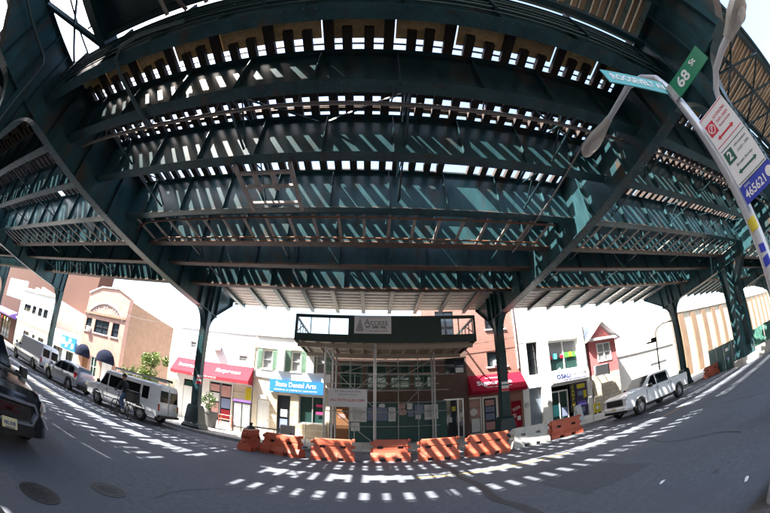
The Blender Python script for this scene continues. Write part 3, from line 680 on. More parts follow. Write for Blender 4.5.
mk('lamp_arm', B().tube([(U(13.2), -.05, 3.96), (U(13.2), -.7, 4.15), (U(13.2), -.75, 4.0)], .03, 6).tube([(U(15.3), -.05, 3.96), (U(15.3), -.7, 4.15), (U(15.3), -.75, 4.0)], .03, 6), SIGNGREY, t)
mk('door', B().box(U(10.82), U(11.83), .2, .26, .17, 3.03), SIGNGREY if False else mat('blue_grey_door', (.16, .2, .25), .5), t)
gd = window(t, U(12.7), U(14.35), .16, 2.55, .25, WHITE, GLASSG, 2, 1, .1, 'door'); plate('notice', gd, U(12.9), U(13.4), .6, 1.5, .3, CYANS, .01); plate('notice', gd, U(13.7), U(14.2), .5, 1.2, .3, PAPERB, .01)
cs_ = plate('banner_sign', t, U(14.4), U(14.95), .7, 2.85, .12, INK, .06)
for k, ch in enumerate('CAMPUS'): text('lettering', ch, .36, YELS, cs_, (U(14.67), .055, 2.62 - k * .33), bold=.03)
pn = plate('poster_wall', t, U(15.0), U(16.1), .2, 2.85, .14, mat('dark_violet', (.05, .04, .12), .6), .05)
for x, z, w2, h, m_ in ((15.1, 2.4, .8, .35, YELS), (15.15, 1.85, .5, .35, PAPERB), (15.1, 1.1, .8, .3, mat('violet', (.14, .1, .45), .6)), (15.7, 1.6, .3, .6, YELS), (15.15, .5, .6, .4, PAPERB)): plate('poster', pn, U(x), U(x) + w2, z, z + h, .088, m_, .012)
for x in (10.4, 12.2): mk('wall_box', B().bbox(U(x), U(x) + .3, -.16, -.053, 1.7, 2.05, .02), SIGNGREY, t)
mk('downpipe', B().tube([(U(16.3), -.12, 3.9), (U(16.32), -.12, 7.2)], .05, 8), TRIM, t)
# pink house
t = thing('pink_house', 'small pink sided house with a gabled roof above a pale stone ground floor', 'house', (18.3, FY, 0)); U = lambda x: x - 18.3
facade(t, U(16.75), U(19.85), .1, 3.2, -.02, [], STONE, y1=10, name='stone_base')
facade(t, U(16.75), U(19.85), 3.203, 5.9, 0, [(U(17.55), U(19.15), 4.15, 5.7)], PINKS, y1=10)
window(t, U(17.55), U(19.15), 4.15, 5.7, -.1, WHITE, CURTAIN, 2, 2, .1)
mk('gable', B().prism([(U(16.78), 5.903), (U(19.82), 5.903), (U(18.3), 7.35)], .12, 9.9), PINKS, t)
mk('fascia', B().box(U(16.6), U(20.0), -.35, .1, 5.92, 6.12), WHITE, t)
b = B()
for s in (-1, 1): b.rings([[(U(18.3), y, 7.6), (U(18.3) + s * 2.0, y, 5.98), (U(18.3) + s * 2.0, y, 5.82), (U(18.3), y, 7.42)] for y in (-.4, 10)])
mk('roof', b, SIGNGREY, t)
mk('bargeboard', B().bar((U(18.3), -.42, 7.52), (U(20.3), -.42, 5.9), .05, .2).bar((U(18.28), -.425, 7.52), (U(16.35), -.425, 5.95), .05, .2), WHITE, t)
sb = mk('box_sign', B().bbox(U(16.6), U(18.0), -.75, -.45, 3.05, 3.85, .03), SIGNGREY, t); plate('sign_face', sb, U(16.68), U(17.92), 3.12, 3.78, -.452, PAPERB, .008)
mk('sign_bracket', B().bar((U(16.9), -.45, 3.5), (U(16.9), -.02, 3.5), .05).bar((U(17.7), -.45, 3.5), (U(17.7), -.02, 3.5), .05), TRIM, t)
mk('side_pipe', B().box(U(18.02), U(18.12), -.7, -.5, 3.0, 3.9), TRIM, t)
# pale low wall and the concrete hall to the east
t = thing('white_garage', 'plain white walled garage between the pink house and the concrete hall', 'garage', (25, FY + 1.5, 0))
facade(t, -4.95, 5.6, .1, 4.4, 0, [(1, 4, .16, 3.0)], WSTUCCO, y1=10); mk('coping', B().box(-4.98, 5.6, -.08, .25, 4.403, 4.55), WSTUCCO, t)
b = B()
for k in range(12): b.box(1.02, 3.98, .06 + (k % 2) * .02, .12, .17 + k * .235, .17 + k * .235 + .225)
mk('roller_shutter', b, SIGNW, t)
t = thing('concrete_hall', 'long cream concrete building with brown vertical piers east of the pickup', 'building', (60, 26, 0)); U = lambda x: x - 60
facade(t, U(31.2), U(35.4), .1, 9.0, 0, [], CREAM, y1=8, name='end_block')
facade(t, U(35.41), U(110), .1, 8.5, .3, [], mat('cream_concrete', (.45, .38, .29), .85, var=.06, scale=.5), y1=14)
for k in range(18):
    x = 37.75 + k * 3.55; mk('pier', B().box(U(x), U(x) + 1.35, .1, .297, .12, 8.3), mat('brown_concrete', (.19, .12, .075), .85, var=.2, scale=.8) if k == 0 else MC['brown_concrete'], t)
mk('coping', B().box(U(35.41), U(110), .05, .6, 8.503, 8.7), CONC, t)
# the row on the near side of the street, behind the viewpoint
for x0, x1, h, m_, lab in ((-58, -16, 10, BRK_BROWN, 'brown brick row building behind the viewpoint, west of the side street'), (-15.9, -1.5, 9.5, BRK_SIDE, 'tan brick corner building behind the viewpoint'), (16, 60, 9.5, BRK_BROWN, 'brown brick row building behind the viewpoint, east of the side street')):
    t = thing('row_building', lab, 'building', ((x0 + x1) / 2, -4.6, 0)); a = (x1 - x0) / 2
    mk('wall', B().box(-a, a, -12, 0, .1, h), m_, t)
    wf, wp = B().box(-.75, .75, .003, .06, 0, 1.9).mesh('window', WHITE), B().box(-.67, .67, .062, .07, .08, 1.82).mesh('pane', GLASS)
    for k in range(int(a * 2 / 3.2) - 1):
        for z in (.9, 4.3): f = link('window', wf, t, (-a + 2.2 + k * 3.2, 0, z)); link('pane', wp, f)
# red awning shop and the white building over it
t = thing('red_awning_shop', 'white rendered building with a long bright red awning over its shop front', 'shop', (-11.1, FY, 0)); U = lambda x: x + 11.1
ops = [(-13.3, -12.76, 5.5, 5.97), (-11.2, -10.5, 5.5, 5.95), (-9.1, -8.44, 5.0, 5.4), (-13.5, -12.6, .16, 3.1), (-11.25, -9.42, .5, 3.3), (-9.36, -8.4, .16, 3.3)]
facade(t, U(-14.3), U(-7.93), .1, 6.9, 0, [(U(a), U(b), c, d) for a, b, c, d in ops], WSTUCCO)
for a, c, d, e in ops[:3]: window(t, U(a), U(c), d, e, 0, WHITE, CURTAIN, 1, 2, .05)
mk('coping', B().box(U(-14.32), U(-7.91), -.06, .3, 6.903, 7.05), WSTUCCO, t)
fd = mk('door', B().box(U(-13.48), U(-12.62), .06, .12, .17, 2.5).box(U(-13.48), U(-12.62), .04, .12, 2.503, 2.6), WHITE, t)
mk('fanlight', B().prism([(U(-13.05) + .4 * math.cos(a), 2.62 + .4 * math.sin(a)) for a in [math.pi * k / 10 for k in range(11)]], .06, .1), GLASSG, fd)
sf = window(t, U(-11.25), U(-9.42), .5, 3.3, 0, ALU, GLASS, 2, 1, .06)
for x, z, w2, h, m_ in ((-11.15, 2.6, .75, .5, PAPERP), (-11.1, 1.9, .7, .6, PAPER), (-10.25, 2.3, .75, .8, PAPERP), (-10.2, 1.5, .7, .7, PAPERB), (-11.1, 1.1, .7, .7, PAPERP), (-10.2, .8, .7, .6, REDAWN)): plate('poster', sf, U(x), U(x) + w2, z, z + h, .055, m_, .01)
b = B()
for k in range(13): b.box(U(-9.34), U(-8.42), .06 + (k % 2) * .02, .12, .17 + k * .24, .17 + k * .24 + .23)
mk('roller_shutter', b, CREAM, t)
plate('pier', t, U(-8.37), U(-7.95), 2.3, 3.2, -.003, YELS, .04)
aw = awning(t, U(-14.25), U(-7.9), 4.62, 3.35, .9, REDAWN)
ar = (math.atan2(1.05, .88), 0, 0)
text('lettering', 'Insurance', .5, SIGNW, aw, (U(-12.8), -.5, 4.08), ar, width=1.9); text('lettering', 'Express', .5, SIGNW, aw, (U(-9.6), -.5, 4.08), ar, width=1.9)
text('lettering', 'TAX SERVICE', .16, SIGNW, aw, (U(-11.3), -.915, 3.47), width=2.0)
# gabled brick building with domed awnings
t = thing('gabled_brick_building', 'peach brick building with a low gabled parapet and two dark domed awnings', 'building', (-24.1, FY, 0)); U = lambda x: x + 24.1
ops = [(-26.75, -25.75, 5.1, 6.35), (-25.2, -22.95, 5.1, 6.35), (-22.45, -21.45, 5.1, 6.35), (-26.3, -25.3, .16, 2.7), (-24.9, -23.9, 1.1, 2.9), (-23.2, -21.6, .16, 2.8)]
f = facade(t, U(-27.15), U(-20.75), .1, 8.75, 0, [(U(a), U(b), c, d) for a, b, c, d in ops], BRK_PEACH, y1=.5)
facade(t, U(-27.1), U(-20.8), .1, 8.6, .503, [], BRK_SIDE, y1=8, name='side_wall')
mk('gable', B().prism([(U(-27.15), 8.753), (U(-20.75), 8.753), (U(-22.6), 9.45), (U(-25.3), 9.45)], 0, .5), BRK_PEACH, t)
mk('coping', B().bar((U(-27.25), .25, 8.8), (U(-25.3), .25, 9.5), .7, .1).bar((U(-25.3), .25, 9.5), (U(-22.6), .25, 9.5), .7, .1).bar((U(-22.6), .25, 9.5), (U(-20.65), .25, 8.8), .7, .1), WSTUCCO, t)
mk('ledge', B().box(U(-27.2), U(-20.7), -.12, -.003, 6.75, 6.95), BRK_SIDE, t)
ar_ = []
for k in range(17):
    a = math.pi * (.15 + .7 * k / 16); ar_.append((U(-23.95) + 3.1 * math.cos(a), 5.6 + 2.35 * math.sin(a)))
b = B()
for p, q in zip(ar_, ar_[1:]): b.bar((p[0], -.05, p[1]), (q[0], -.05, q[1]), .1, .09)
mk('arch_band', b, SIGNGREY, t)
for k, ch in enumerate('HALL OF 1928'):
    a = math.pi * (.78 - .56 * k / 11)
    if ch != ' ': text('lettering', ch, .42, SIGNGREY, t, (U(-23.95) + 2.75 * math.cos(a), -.03, 5.55 + 2.1 * math.sin(a)))
for (a, c, d, e), nx in zip(ops[:3], (1, 2, 1)): window(t, U(a), U(c), d, e, 0, TRIM, GLASS, nx, 2, .07); sill(t, U(a), U(c), d, 0, WSTUCCO)
window(t, U(-24.9), U(-23.9), 1.1, 2.9, 0, WHITE, GLASSG, 2, 2)
mk('door', B().box(U(-26.28), U(-25.32), .08, .14, .17, 2.68), PLYB, t); mk('door', B().box(U(-23.18), U(-22.42), .08, .14, .17, 2.78).box(U(-22.38), U(-21.62), .08, .14, .17, 2.78), SIGNW, t)
def dome(root, xc, z0, rx, h, d, m):
    b = B(); N = 8; rs = []
    for k in range(N + 1):
        a = math.pi * k / N; rs.append([(xc - rx * math.cos(a) * math.cos(e), -d * math.sin(a) * math.cos(e) * .9 - .01, z0 + h * math.sin(e)) for e in [math.pi / 2 * q / 5 for q in range(6)]])
    b.rings(rs, close=False, cap=False)
    b.rings([[(p[0][0], p[0][1], z) for z in (z0 - .22, z0)] for p in rs], close=False, cap=False)
    return mk('awning', b, m, root, smooth=True)
NAVY = mat('navy_canvas', (.012, .015, .03), .9, spec=.04)
dome(t, U(-26.1), 2.75, 1.0, 1.0, 1.1, NAVY); dome(t, U(-22.5), 2.85, 1.15, 1.0, 1.1, NAVY)
# low shop with blue sign, white building, purple awning, big brown wall
t = thing('blue_sign_shop', 'low white shop with a blue and white bubble sign beside the peach brick building', 'shop', (-29.4, FY, 0)); U = lambda x: x + 29.4
facade(t, U(-33.6), U(-27.2), .1, 4.4, .1, [(U(-32.6), U(-30.4), .5, 2.6), (U(-29.6), U(-28.2), .16, 2.5)], WSTUCCO, y1=8)
window(t, U(-32.6), U(-30.4), .5, 2.6, .1, TRIM, GLASS, 2, 1); window(t, U(-29.6), U(-28.2), .16, 2.5, .1, TRIM, GLASS, 2, 1, .08, 'door')
sg = plate('bubble_sign', t, U(-30.6), U(-27.7), 2.65, 3.95, -.02, BLUES, .15)
for x, z, r_ in ((-30.1, 3.4, .38), (-29.4, 3.1, .3), (-28.8, 3.55, .3), (-28.2, 3.1, .28)): mk('bubble', B().lathe([(r_, 0), (r_, .02)], 18, (U(x), -.195, z), 'y'), SIGNW, sg)
t = thing('white_apartments', 'white two storey building with four dark windows in front of the brown wall', 'building', (-39, FY, 0)); U = lambda x: x + 39
ops = [(-42.9, -40.6, 5.05, 5.95), (-40.0, -38.8, 5.0, 6.0), (-38.1, -36.9, 5.0, 6.0), (-36.5, -35.3, 5.0, 6.0), (-41.5, -39.5, .8, 2.7), (-38.5, -37.6, .16, 2.7), (-36.6, -35.0, 1.0, 2.7)]
facade(t, U(-44.6), U(-33.7), .1, 7.6, 0, [(U(a), U(b), c, d) for a, b, c, d in ops], WSTUCCO, y1=9)
for k, (a, c, d, e) in enumerate(ops): window(t, U(a), U(c), d, e, 0, TRIM, GLASS, 2 if c - a > 1.5 else 1, 2, .07, 'door' if k == 5 else 'window')
mk('side_wall', B().box(U(-33.697), U(-33.6), .3, 9, .1, 7.4), CREAM, t)
mk('cornice', B().box(U(-44.8), U(-33.6), -.3, .0, 7.603, 7.9), WSTUCCO, t); mk('ledge', B().box(U(-44.7), U(-33.6), -.25, -.003, 3.7, 3.95), WSTUCCO, t)
for x, h in ((-40.5, .9), (-38.6, .6), (-42.5, .7)): mk('chimney', B().bbox(U(x), U(x) + .8, 1, 2, 7.6, 7.9 + h, .04), WSTUCCO, t)
t = thing('purple_awning_store', 'brown storefront with a purple awning and a pale blue billboard above it', 'shop', (-50, FY, 0)); U = lambda x: x + 50
facade(t, U(-58), U(-44.85), .1, 6.2, 0, [(U(-56), U(-52), .5, 3.0), (U(-51), U(-47), .5, 3.0)], BROWNWALL, y1=6)
for a, c in ((-56, -52), (-51, -47)): window(t, U(a), U(c), .5, 3.0, 0, TRIM, GLASS, 3, 1)
awning(t, U(-57), U(-44.9), 4.4, 3.4, 1.3, PURPLE)
bb = plate('billboard', t, U(-52.5), U(-45.2), 6.3, 8.9, .5, mat('billboard_face', (.45, .6, .78), .5, var=.3, scale=.5), .15); mk('billboard_frame', B().box(U(-52.7), U(-45.0), .52, .7, 6.2, 9.0), SIGNW, bb)
for k in range(9): plate('pennant', t, U(-56.5 + k * 1.3), U(-56.1 + k * 1.3), 2.75, 3.15, -1.2, (REDAWN, YELS, SIGNW)[k % 3], .02)
t = thing('brown_block', 'tall blank reddish brown wall of a building rising behind the white apartments', 'building', (-52, FY + 9.2, 0))
facade(t, -40, 14.5, .1, 17.0, 0, [(-20, -17, 8, 10.5), (-14, -11, 8, 10.5)], BROWNWALL, y1=3)
for a in (-20, -14): window(t, a, a + 3, 8, 10.5, 0, WHITE, GLASS, 3, 2)
mk('coping', B().box(-40, 14.5, -.1, .4, 17.003, 17.3), CONC, t)

# overhead service wires and window air conditioners
for p, q, sag, lab in (((-24, 21.0, 8.0), (-9.2, 16.3, 6.3), .7, 'thin black service wire from the peach brick building to the steel column'), ((-10.5, 21.2, 6.4), (10.4, 21.1, 6.9), .5, 'thin black service wire running along the white fronts behind the shed'), ((16.4, 21.0, 6.6), (36, 25.8, 8.0), .9, 'thin black service wire from the white office towards the concrete hall')):
    pts = [(p[0] + (q[0] - p[0]) * k / 16, p[1] + (q[1] - p[1]) * k / 16, p[2] + (q[2] - p[2]) * k / 16 - sag * 4 * (k / 16) * (1 - k / 16)) for k in range(17)]
    props(mk('service_wire', B().tube(pts, .014, 5), TRIM), lab, 'wire')
for x, z, par in ((-10.85, 5.5, 'red_awning_shop'), (8.5, 4.9, 'print_shop'), (-25.9, 5.1, 'gabled_brick_building')):
    r_ = bpy.data.objects[par]; a_ = mk('air_conditioner', B().bbox(x - r_.location.x - .28, x - r_.location.x + .28, -.3, .05, z + .02, z + .4, .03), SIGNW, r_)
    for k in range(5): mk('grille_slat', B().box(x - r_.location.x - .24, x - r_.location.x + .24, -.31, -.303, z + .08 + k * .055, z + .1 + k * .055), SIGNGREY, a_)

# ------------------------------------------------------------------ sidewalk shed (scaffold) with its signs
t = thing('sidewalk_shed', 'tall pipe scaffold sidewalk shed with a dark green parapet deck over the pavement', 'scaffold', (.7, 18.8, 0)); U = lambda x: x - .7; V = lambda y: y - 18.8
SX0, SX1, SY0, SY1, SZ = -4.15, 5.7, 17.0, 21.2, 5.95
b = B().box(U(SX0 + .03), U(SX1 - .03), V(SY0 + .05), V(SY1), SZ, SZ + .1)
mk('deck', b, SOFFIT, t)
jm = B().box(-.05, .05, V(SY0 + .06), V(SY1), SZ - .16, SZ - .003).mesh('joist', SOFFIT)
for k in range(12): link('joist', jm, t, (U(SX0 + .3 + k * .83), 0, 0))
for y in (17.5, 20.3): mk('beam', B().box(U(SX0 + .1), U(SX1 - .1), V(y - .07), V(y + .07), SZ - .4, SZ - .163), SOFFIT, t)
# parapet: solid middle, open rail bays at both ends
b = B(); y0, y1 = V(SY0 - .04), V(SY0 + .02)
b.box(U(-1.25), U(3.75), y0, y1, SZ - .18, 7.28)
b.box(U(SX0), U(-1.253), y0, y1, SZ - .18, 6.2).box(U(3.753), U(SX1), y0, y1, SZ - .18, 6.2)
b.box(U(SX0), U(-1.253), y0, y1, 7.1, 7.28).box(U(3.753), U(SX1), y0, y1, 7.1, 7.28)
for x in (SX0, SX1 - .12): b.box(U(x), U(x + .12), y0, y1, 6.203, 7.097)
mk('parapet', b, SHEDG, t)
for x in (-3.3, -2.3): mk('rail_post', B().box(U(x), U(x + .05), y0, y1, 6.203, 7.097), SHEDG, t)
mk('rail_post', B().box(U(4.7), U(4.75), y0, y1, 6.203, 7.097), SHEDG, t)
for x in (SX0, SX1 - .06):
    b = B().box(U(x), U(x + .06), y1 + .003, V(SY1), SZ - .18, 6.2).box(U(x), U(x + .06), y1 + .003, V(SY1), 7.1, 7.25)
    for k in range(5): b.box(U(x + .01), U(x + .05), V(17.4 + k * .75), V(17.48 + k * .75), 6.203, 7.097)
    b.bar((U(x + .03), V(17.1), 6.25), (U(x + .03), V(18.8), 7.1), .05); mk('side_parapet', b, SHEDG, t)
posts = [(-2.42, 17.2), (-2.15, 18.4), (.18, 17.25), (.2, 20.3), (3.75, 19.6), (-2.15, 20.3), (3.75, 20.45), (4.4, 17.3)]
for i, (x, y) in enumerate(posts[:7]):
    p = mk('post', B().tube([(U(x), V(y), .19), (U(x), V(y), SZ - .165 if i != 0 else 5.55)], .055 if i != 2 else .075, 10), GALV, t)
    mk('base_plate', B().box(U(x) - .15, U(x) + .15, V(y) - .15, V(y) + .15, .153, .19), GALV, p)
mk('cross_pipe', B().tube([(U(-2.42), V(17.2), 5.5), (U(-2.15), V(18.4), 5.05), (U(-2.15), V(20.4), 5.05)], .045, 8), GALV, t)
for z in (4.9, 4.35, 3.4, 2.1): mk('ledger_pipe', B().tube([(U(-2.6), V(18.46 + .06 * z / 5), z), (U(5.0 if z > 4 else 4.6), V(19.66), z + .02)], .028, 8), GALV, t)
for z in (4.6, 3.9, 1.2): mk('ledger_pipe', B().tube([(U(-2.5), V(20.36), z), (U(4.2), V(20.5), z)], .028, 8), GALV, t)
for x0, x1, y, z0, z1 in ((-2.15, .2, 20.24, 2.4, 4.6), (.2, -2.15, 20.42, 2.4, 4.6), (-2.15, .15, 18.3, 2.2, .3), (-1.0, -1.0, 20.15, .2, 4.5), (.2, 3.7, 20.24, 3.4, 5.4)):
    mk('brace_pipe', B().tube([(U(x0), V(y), z0), (U(x1), V(y), z1)], .025, 8), GALV, t)
for z in (5.4, 5.05, 2.75): mk('ledger_pipe', B().tube([(U(-2.6), V(20.1), z), (U(4.6), V(20.2), z - .03)], .025, 8), GALV, t)
for x in (-1.3, 1.6, 2.8): mk('standard_pipe', B().tube([(U(x), V(20.05), .16), (U(x + .02), V(20.05), 5.5)], .025, 8), GALV, t)
for x0, x1, z0, z1 in ((-2.1, 1.6, 4.4, 5.7), (1.6, 3.7, 2.2, 4.3), (-1.3, 1.5, 3.3, 4.9)): mk('brace_pipe', B().tube([(U(x0), V(19.95), z0), (U(x1), V(19.98), z1)], .022, 6), GALV, t)
mk('work_plank', B().box(U(-1.4), U(1.7), V(19.5), V(19.95), 3.42, 3.47), SOFFIT, t); mk('work_plank', B().box(U(1.5), U(3.8), V(19.5), V(19.95), 4.42, 4.47), SOFFIT, t)
for i, (x, y, z) in enumerate(((.18, 17.1, 4.1), (3.75, 19.5, 4.1), (.9, 19.5, 3.85), (.2, 18.2, 3.2), (.22, 18.2, 3.0))): mk('clamp', B().bbox(U(x) - .05, U(x) + .05, V(y) - .05, V(y) + .05, z, z + .09, .02), SIGNW, t)
s = thing('contractor_sign', 'pale Access scaffold contractor sign with a tower drawing on the dark shed parapet', 'sign', (.05, SY0 - .06, 6.75)); 
mk('board', B().box(-.98, .98, -.03, -.003, -.49, .49), SIGNW, s)
text('lettering', 'Access', .5, INKG, s, (.18, -.036, .13), width=1.25, bold=.012); text('lettering', 'NY 10001 INC', .2, INK, s, (.18, -.036, -.14), width=1.1, bold=.03); text('lettering', 'SCAFFOLD & SHED CO', .1, INKG, s, (.05, -.036, .38), width=1.5); text('lettering', '(718) 000-0000', .12, INKG, s, (.18, -.036, -.34), width=1.2)
b = B()
for k in range(6): wd = .05 + .03 * k; b.box(-.68 - wd, -.68 + wd, -.037, -.031, .28 - k * .1 - .09, .28 - k * .1 - .02)
b.box(-.7, -.66, -.037, -.031, .3, .42).box(-.86, -.5, -.037, -.031, -.38, -.34); mk('tower_mark', b, INKG, s)
s = thing('shop_banner', 'white ALL STATE GLAS CORP banner tied to the left scaffold posts', 'banner', (-1.2, 17.1, 2.82))
mk('sheet', B().box(-.99, .99, -.02, 0, -.5, .47), SIGNW, s)
text('lettering', 'AT THIS LOCATION', .13, INKB, s, (0, -.026, .33), width=1.3); text('lettering', 'Entrance on side', .1, INKB, s, (0, -.026, .17), width=.9); text('lettering', 'ALL STATE GLAS CORP', .17, SRED, s, (.0, -.026, -.14), width=1.75, bold=.02)
for x in (-.97, .97): mk('tie_cord', B().tube([(x, -.01, .44), (x * 1.2, .05, .6)], .008, 5), SIGNW, s)
# green hoarding with its notices
t = thing('green_hoarding', 'dark green plywood hoarding covered with pasted notices under the shed', 'hoarding', (1.5, FY - .45, 0)); U = lambda x: x - 1.5
pm_ = B().bbox(-.605, .605, 0, .03, .16, 2.72, .004).mesh('panel', HOARD)
for k in range(5): link('panel', pm_, t, (U(-.98 + .2 + k * 1.22), 0, 0))
mk('top_rail', B().box(U(-1.4), U(4.7), -.04, .08, 2.723, 2.8), HOARD, t)
nots = [(-1.3, -.28, 1.5, 2.42, PAPER), (-.23, 1.0, 1.6, 2.44, PAPERB), (1.06, 1.5, 1.55, 2.45, PAPER), (1.65, 2.1, 2.36, 2.7, PAPERP), (2.2, 2.54, 2.3, 2.7, PAPER), (1.72, 2.15, 1.95, 2.3, PAPERP), (2.25, 2.62, 1.83, 2.25, PAPERB), (2.68, 3.24, 1.95, 2.6, PAPERB), (3.29, 4.15, 1.6, 2.55, PAPER), (2.72, 3.06, 1.66, 1.93, PAPER), (.47, .84, 2.46, 2.68, PAPER), (-1.25, -.7, .9, 1.45, PAPER)]
wh = ('large torn white notice sheets at the west end of the green hoarding', 'wide blue notice sheet right of the torn white sheets', 'tall white notice beside the wide blue sheet', 'small pink notice in the upper row of the hoarding', 'white notice pinned highest on the green hoarding', 'small pink notice in the lower row of the hoarding', 'small dark blue notice under the highest white one', 'blue notice next to the broad white sheet', 'broad white text sheet at the east end of the hoarding', 'little white slip below the blue notice', 'tiny white slip above the wide blue sheet', 'torn white scrap low on the hoarding behind the scaffold brace')
for (a, c, d, e, m_), lab in zip(nots, wh):
    b = B(); n = 4; vs = []; fs = []
    for i in range(n + 1):
        for j in range(n + 1):
            vs.append(((c - a) * (i / n - .5) + rnd.uniform(-.015, .015) * (i in (0, n)), -.006 - rnd.uniform(0, .012), (e - d) * (j / n - .5) + rnd.uniform(-.02, .02) * (j in (0, n))))
    for i in range(n):
        for j in range(n): p = i * (n + 1) + j; fs.append((p, p + n + 1, p + n + 2, p + 1))
    b.faces(vs, fs); props(mk('notice', b, m_, None, (((a + c) / 2), FY - .455, (d + e) / 2)), lab, 'notice', 'notices on the green hoarding')
    if e - d > .6:
        o = [q for q in bpy.data.objects if q.name.startswith('notice') and q.get('label') == lab][0]
        b = B()
        for k in range(int((e - d) / .09) - 2): b.box(-(c - a) * .38, (c - a) * rnd.uniform(.1, .38), -.025, -.02, (e - d) / 2 - .12 - k * .09, (e - d) / 2 - .09 - k * .09)
        mk('print', b, INKG, o, kind='stuff')

# ------------------------------------------------------------------ traffic barriers
def barrier_root(L, H, m, label, loc, rz, group='water filled barriers along the kerb', concrete=False):
    t = thing('traffic_barrier', label, 'barrier', loc, rz, group); a = L / 2
    b = B()
    foot = [(-.3, .0), (.3, .0), (.3, .16), (.2, .34), (-.2, .34), (-.3, .16)]
    # base in three blocks leaving two fork slots
    for xa, xb in ((-a, -.42), (-.2, .2), (.42, a)):
        b.prism(foot, xa, xb, 'x')
    for xa, xb in ((-.42, -.2), (.2, .42)): b.prism([(-.27, .13), (.27, .13), (.2, .34), (-.2, .34)], xa, xb, 'x')
    mk('base', b, m, t)
    b = B(); holes = [(-.5, -.28), (.28, .5)]; xs = [-a + .1] + [v for h in holes for v in h] + [a - .1]
    z0, za, zb, z1 = .343, .5, .61, H
    def blk(x0, x1, zl, zh, y=.16):
        b.rings([[(x0, -y, zl), (x1, -y, zl), (x1, y, zl), (x0, y, zl)], [(x0, -y + .03, zh), (x1, -y + .03, zh), (x1, y - .03, zh), (x0, y - .03, zh)]])
    blk(-a + .1, a - .1, z0, za - .002, .19); blk(-a + .1, a - .1, zb + .002, z1)
    for xa, xb in zip(xs[0::2], xs[1::2]): blk(xa, xb, za, zb, .165)
    b.bbox(-a + .12, a - .12, -.1, .1, H + .002, H + .05, .03)
    mk('body', b, m, t)
    for xa, xb in holes: mk('slot_liner', B().box(xa + .004, xb - .004, -.02, .02, za, zb), BLACKP if not concrete else INKG, t)
    for s, zs in ((-1, (.38, .66)), (1, (.5, .78))):
        for z in zs: mk('knuckle', B().bbox(*sorted((s * (a - .1), s * (a + .02))), -.1, .1, z, z + .12, .02), m, t)
    return t
bl = [(-3.47, 13.05, -16, 1.86, 'faded orange barrier in front of the dental office beside the black bag', ORANGE), (-1.45, 12.95, 2, 1.75, 'orange barrier under the white scaffold banner', ORANGE), (.74, 13.2, -3, 1.62, 'orange barrier crossed by a bright sun streak before the green hoarding', ORANGE),
      (2.55, 12.85, -8, 1.68, 'orange barrier before the east end of the green hoarding', ORANGE), (4.5, 12.75, -2, 1.85, 'orange barrier in front of the silver glazed door', ORANGE), (6.64, 13.3, 5, 1.98, 'dirty white plastic barrier between two orange ones', BARWHITE), (8.7, 13.55, -6, 1.8, 'orange barrier by the grey door of the white office', ORANGE),
      (-4.83, 13.1, 82, 1.3, 'orange barrier turned end on towards the kerb at the west end of the line', ORANGE)]
for x, y, rz, L, lab, m_ in bl: barrier_root(L - .1, .83, m_, lab, (x, y, 0.002), R(rz), concrete=m_ is BARWHITE)
barrier_root(1.5, .83, ORANGE, 'lone orange barrier by the green site panels beyond the pickup', (24.6, 14.4, .002), R(-40))

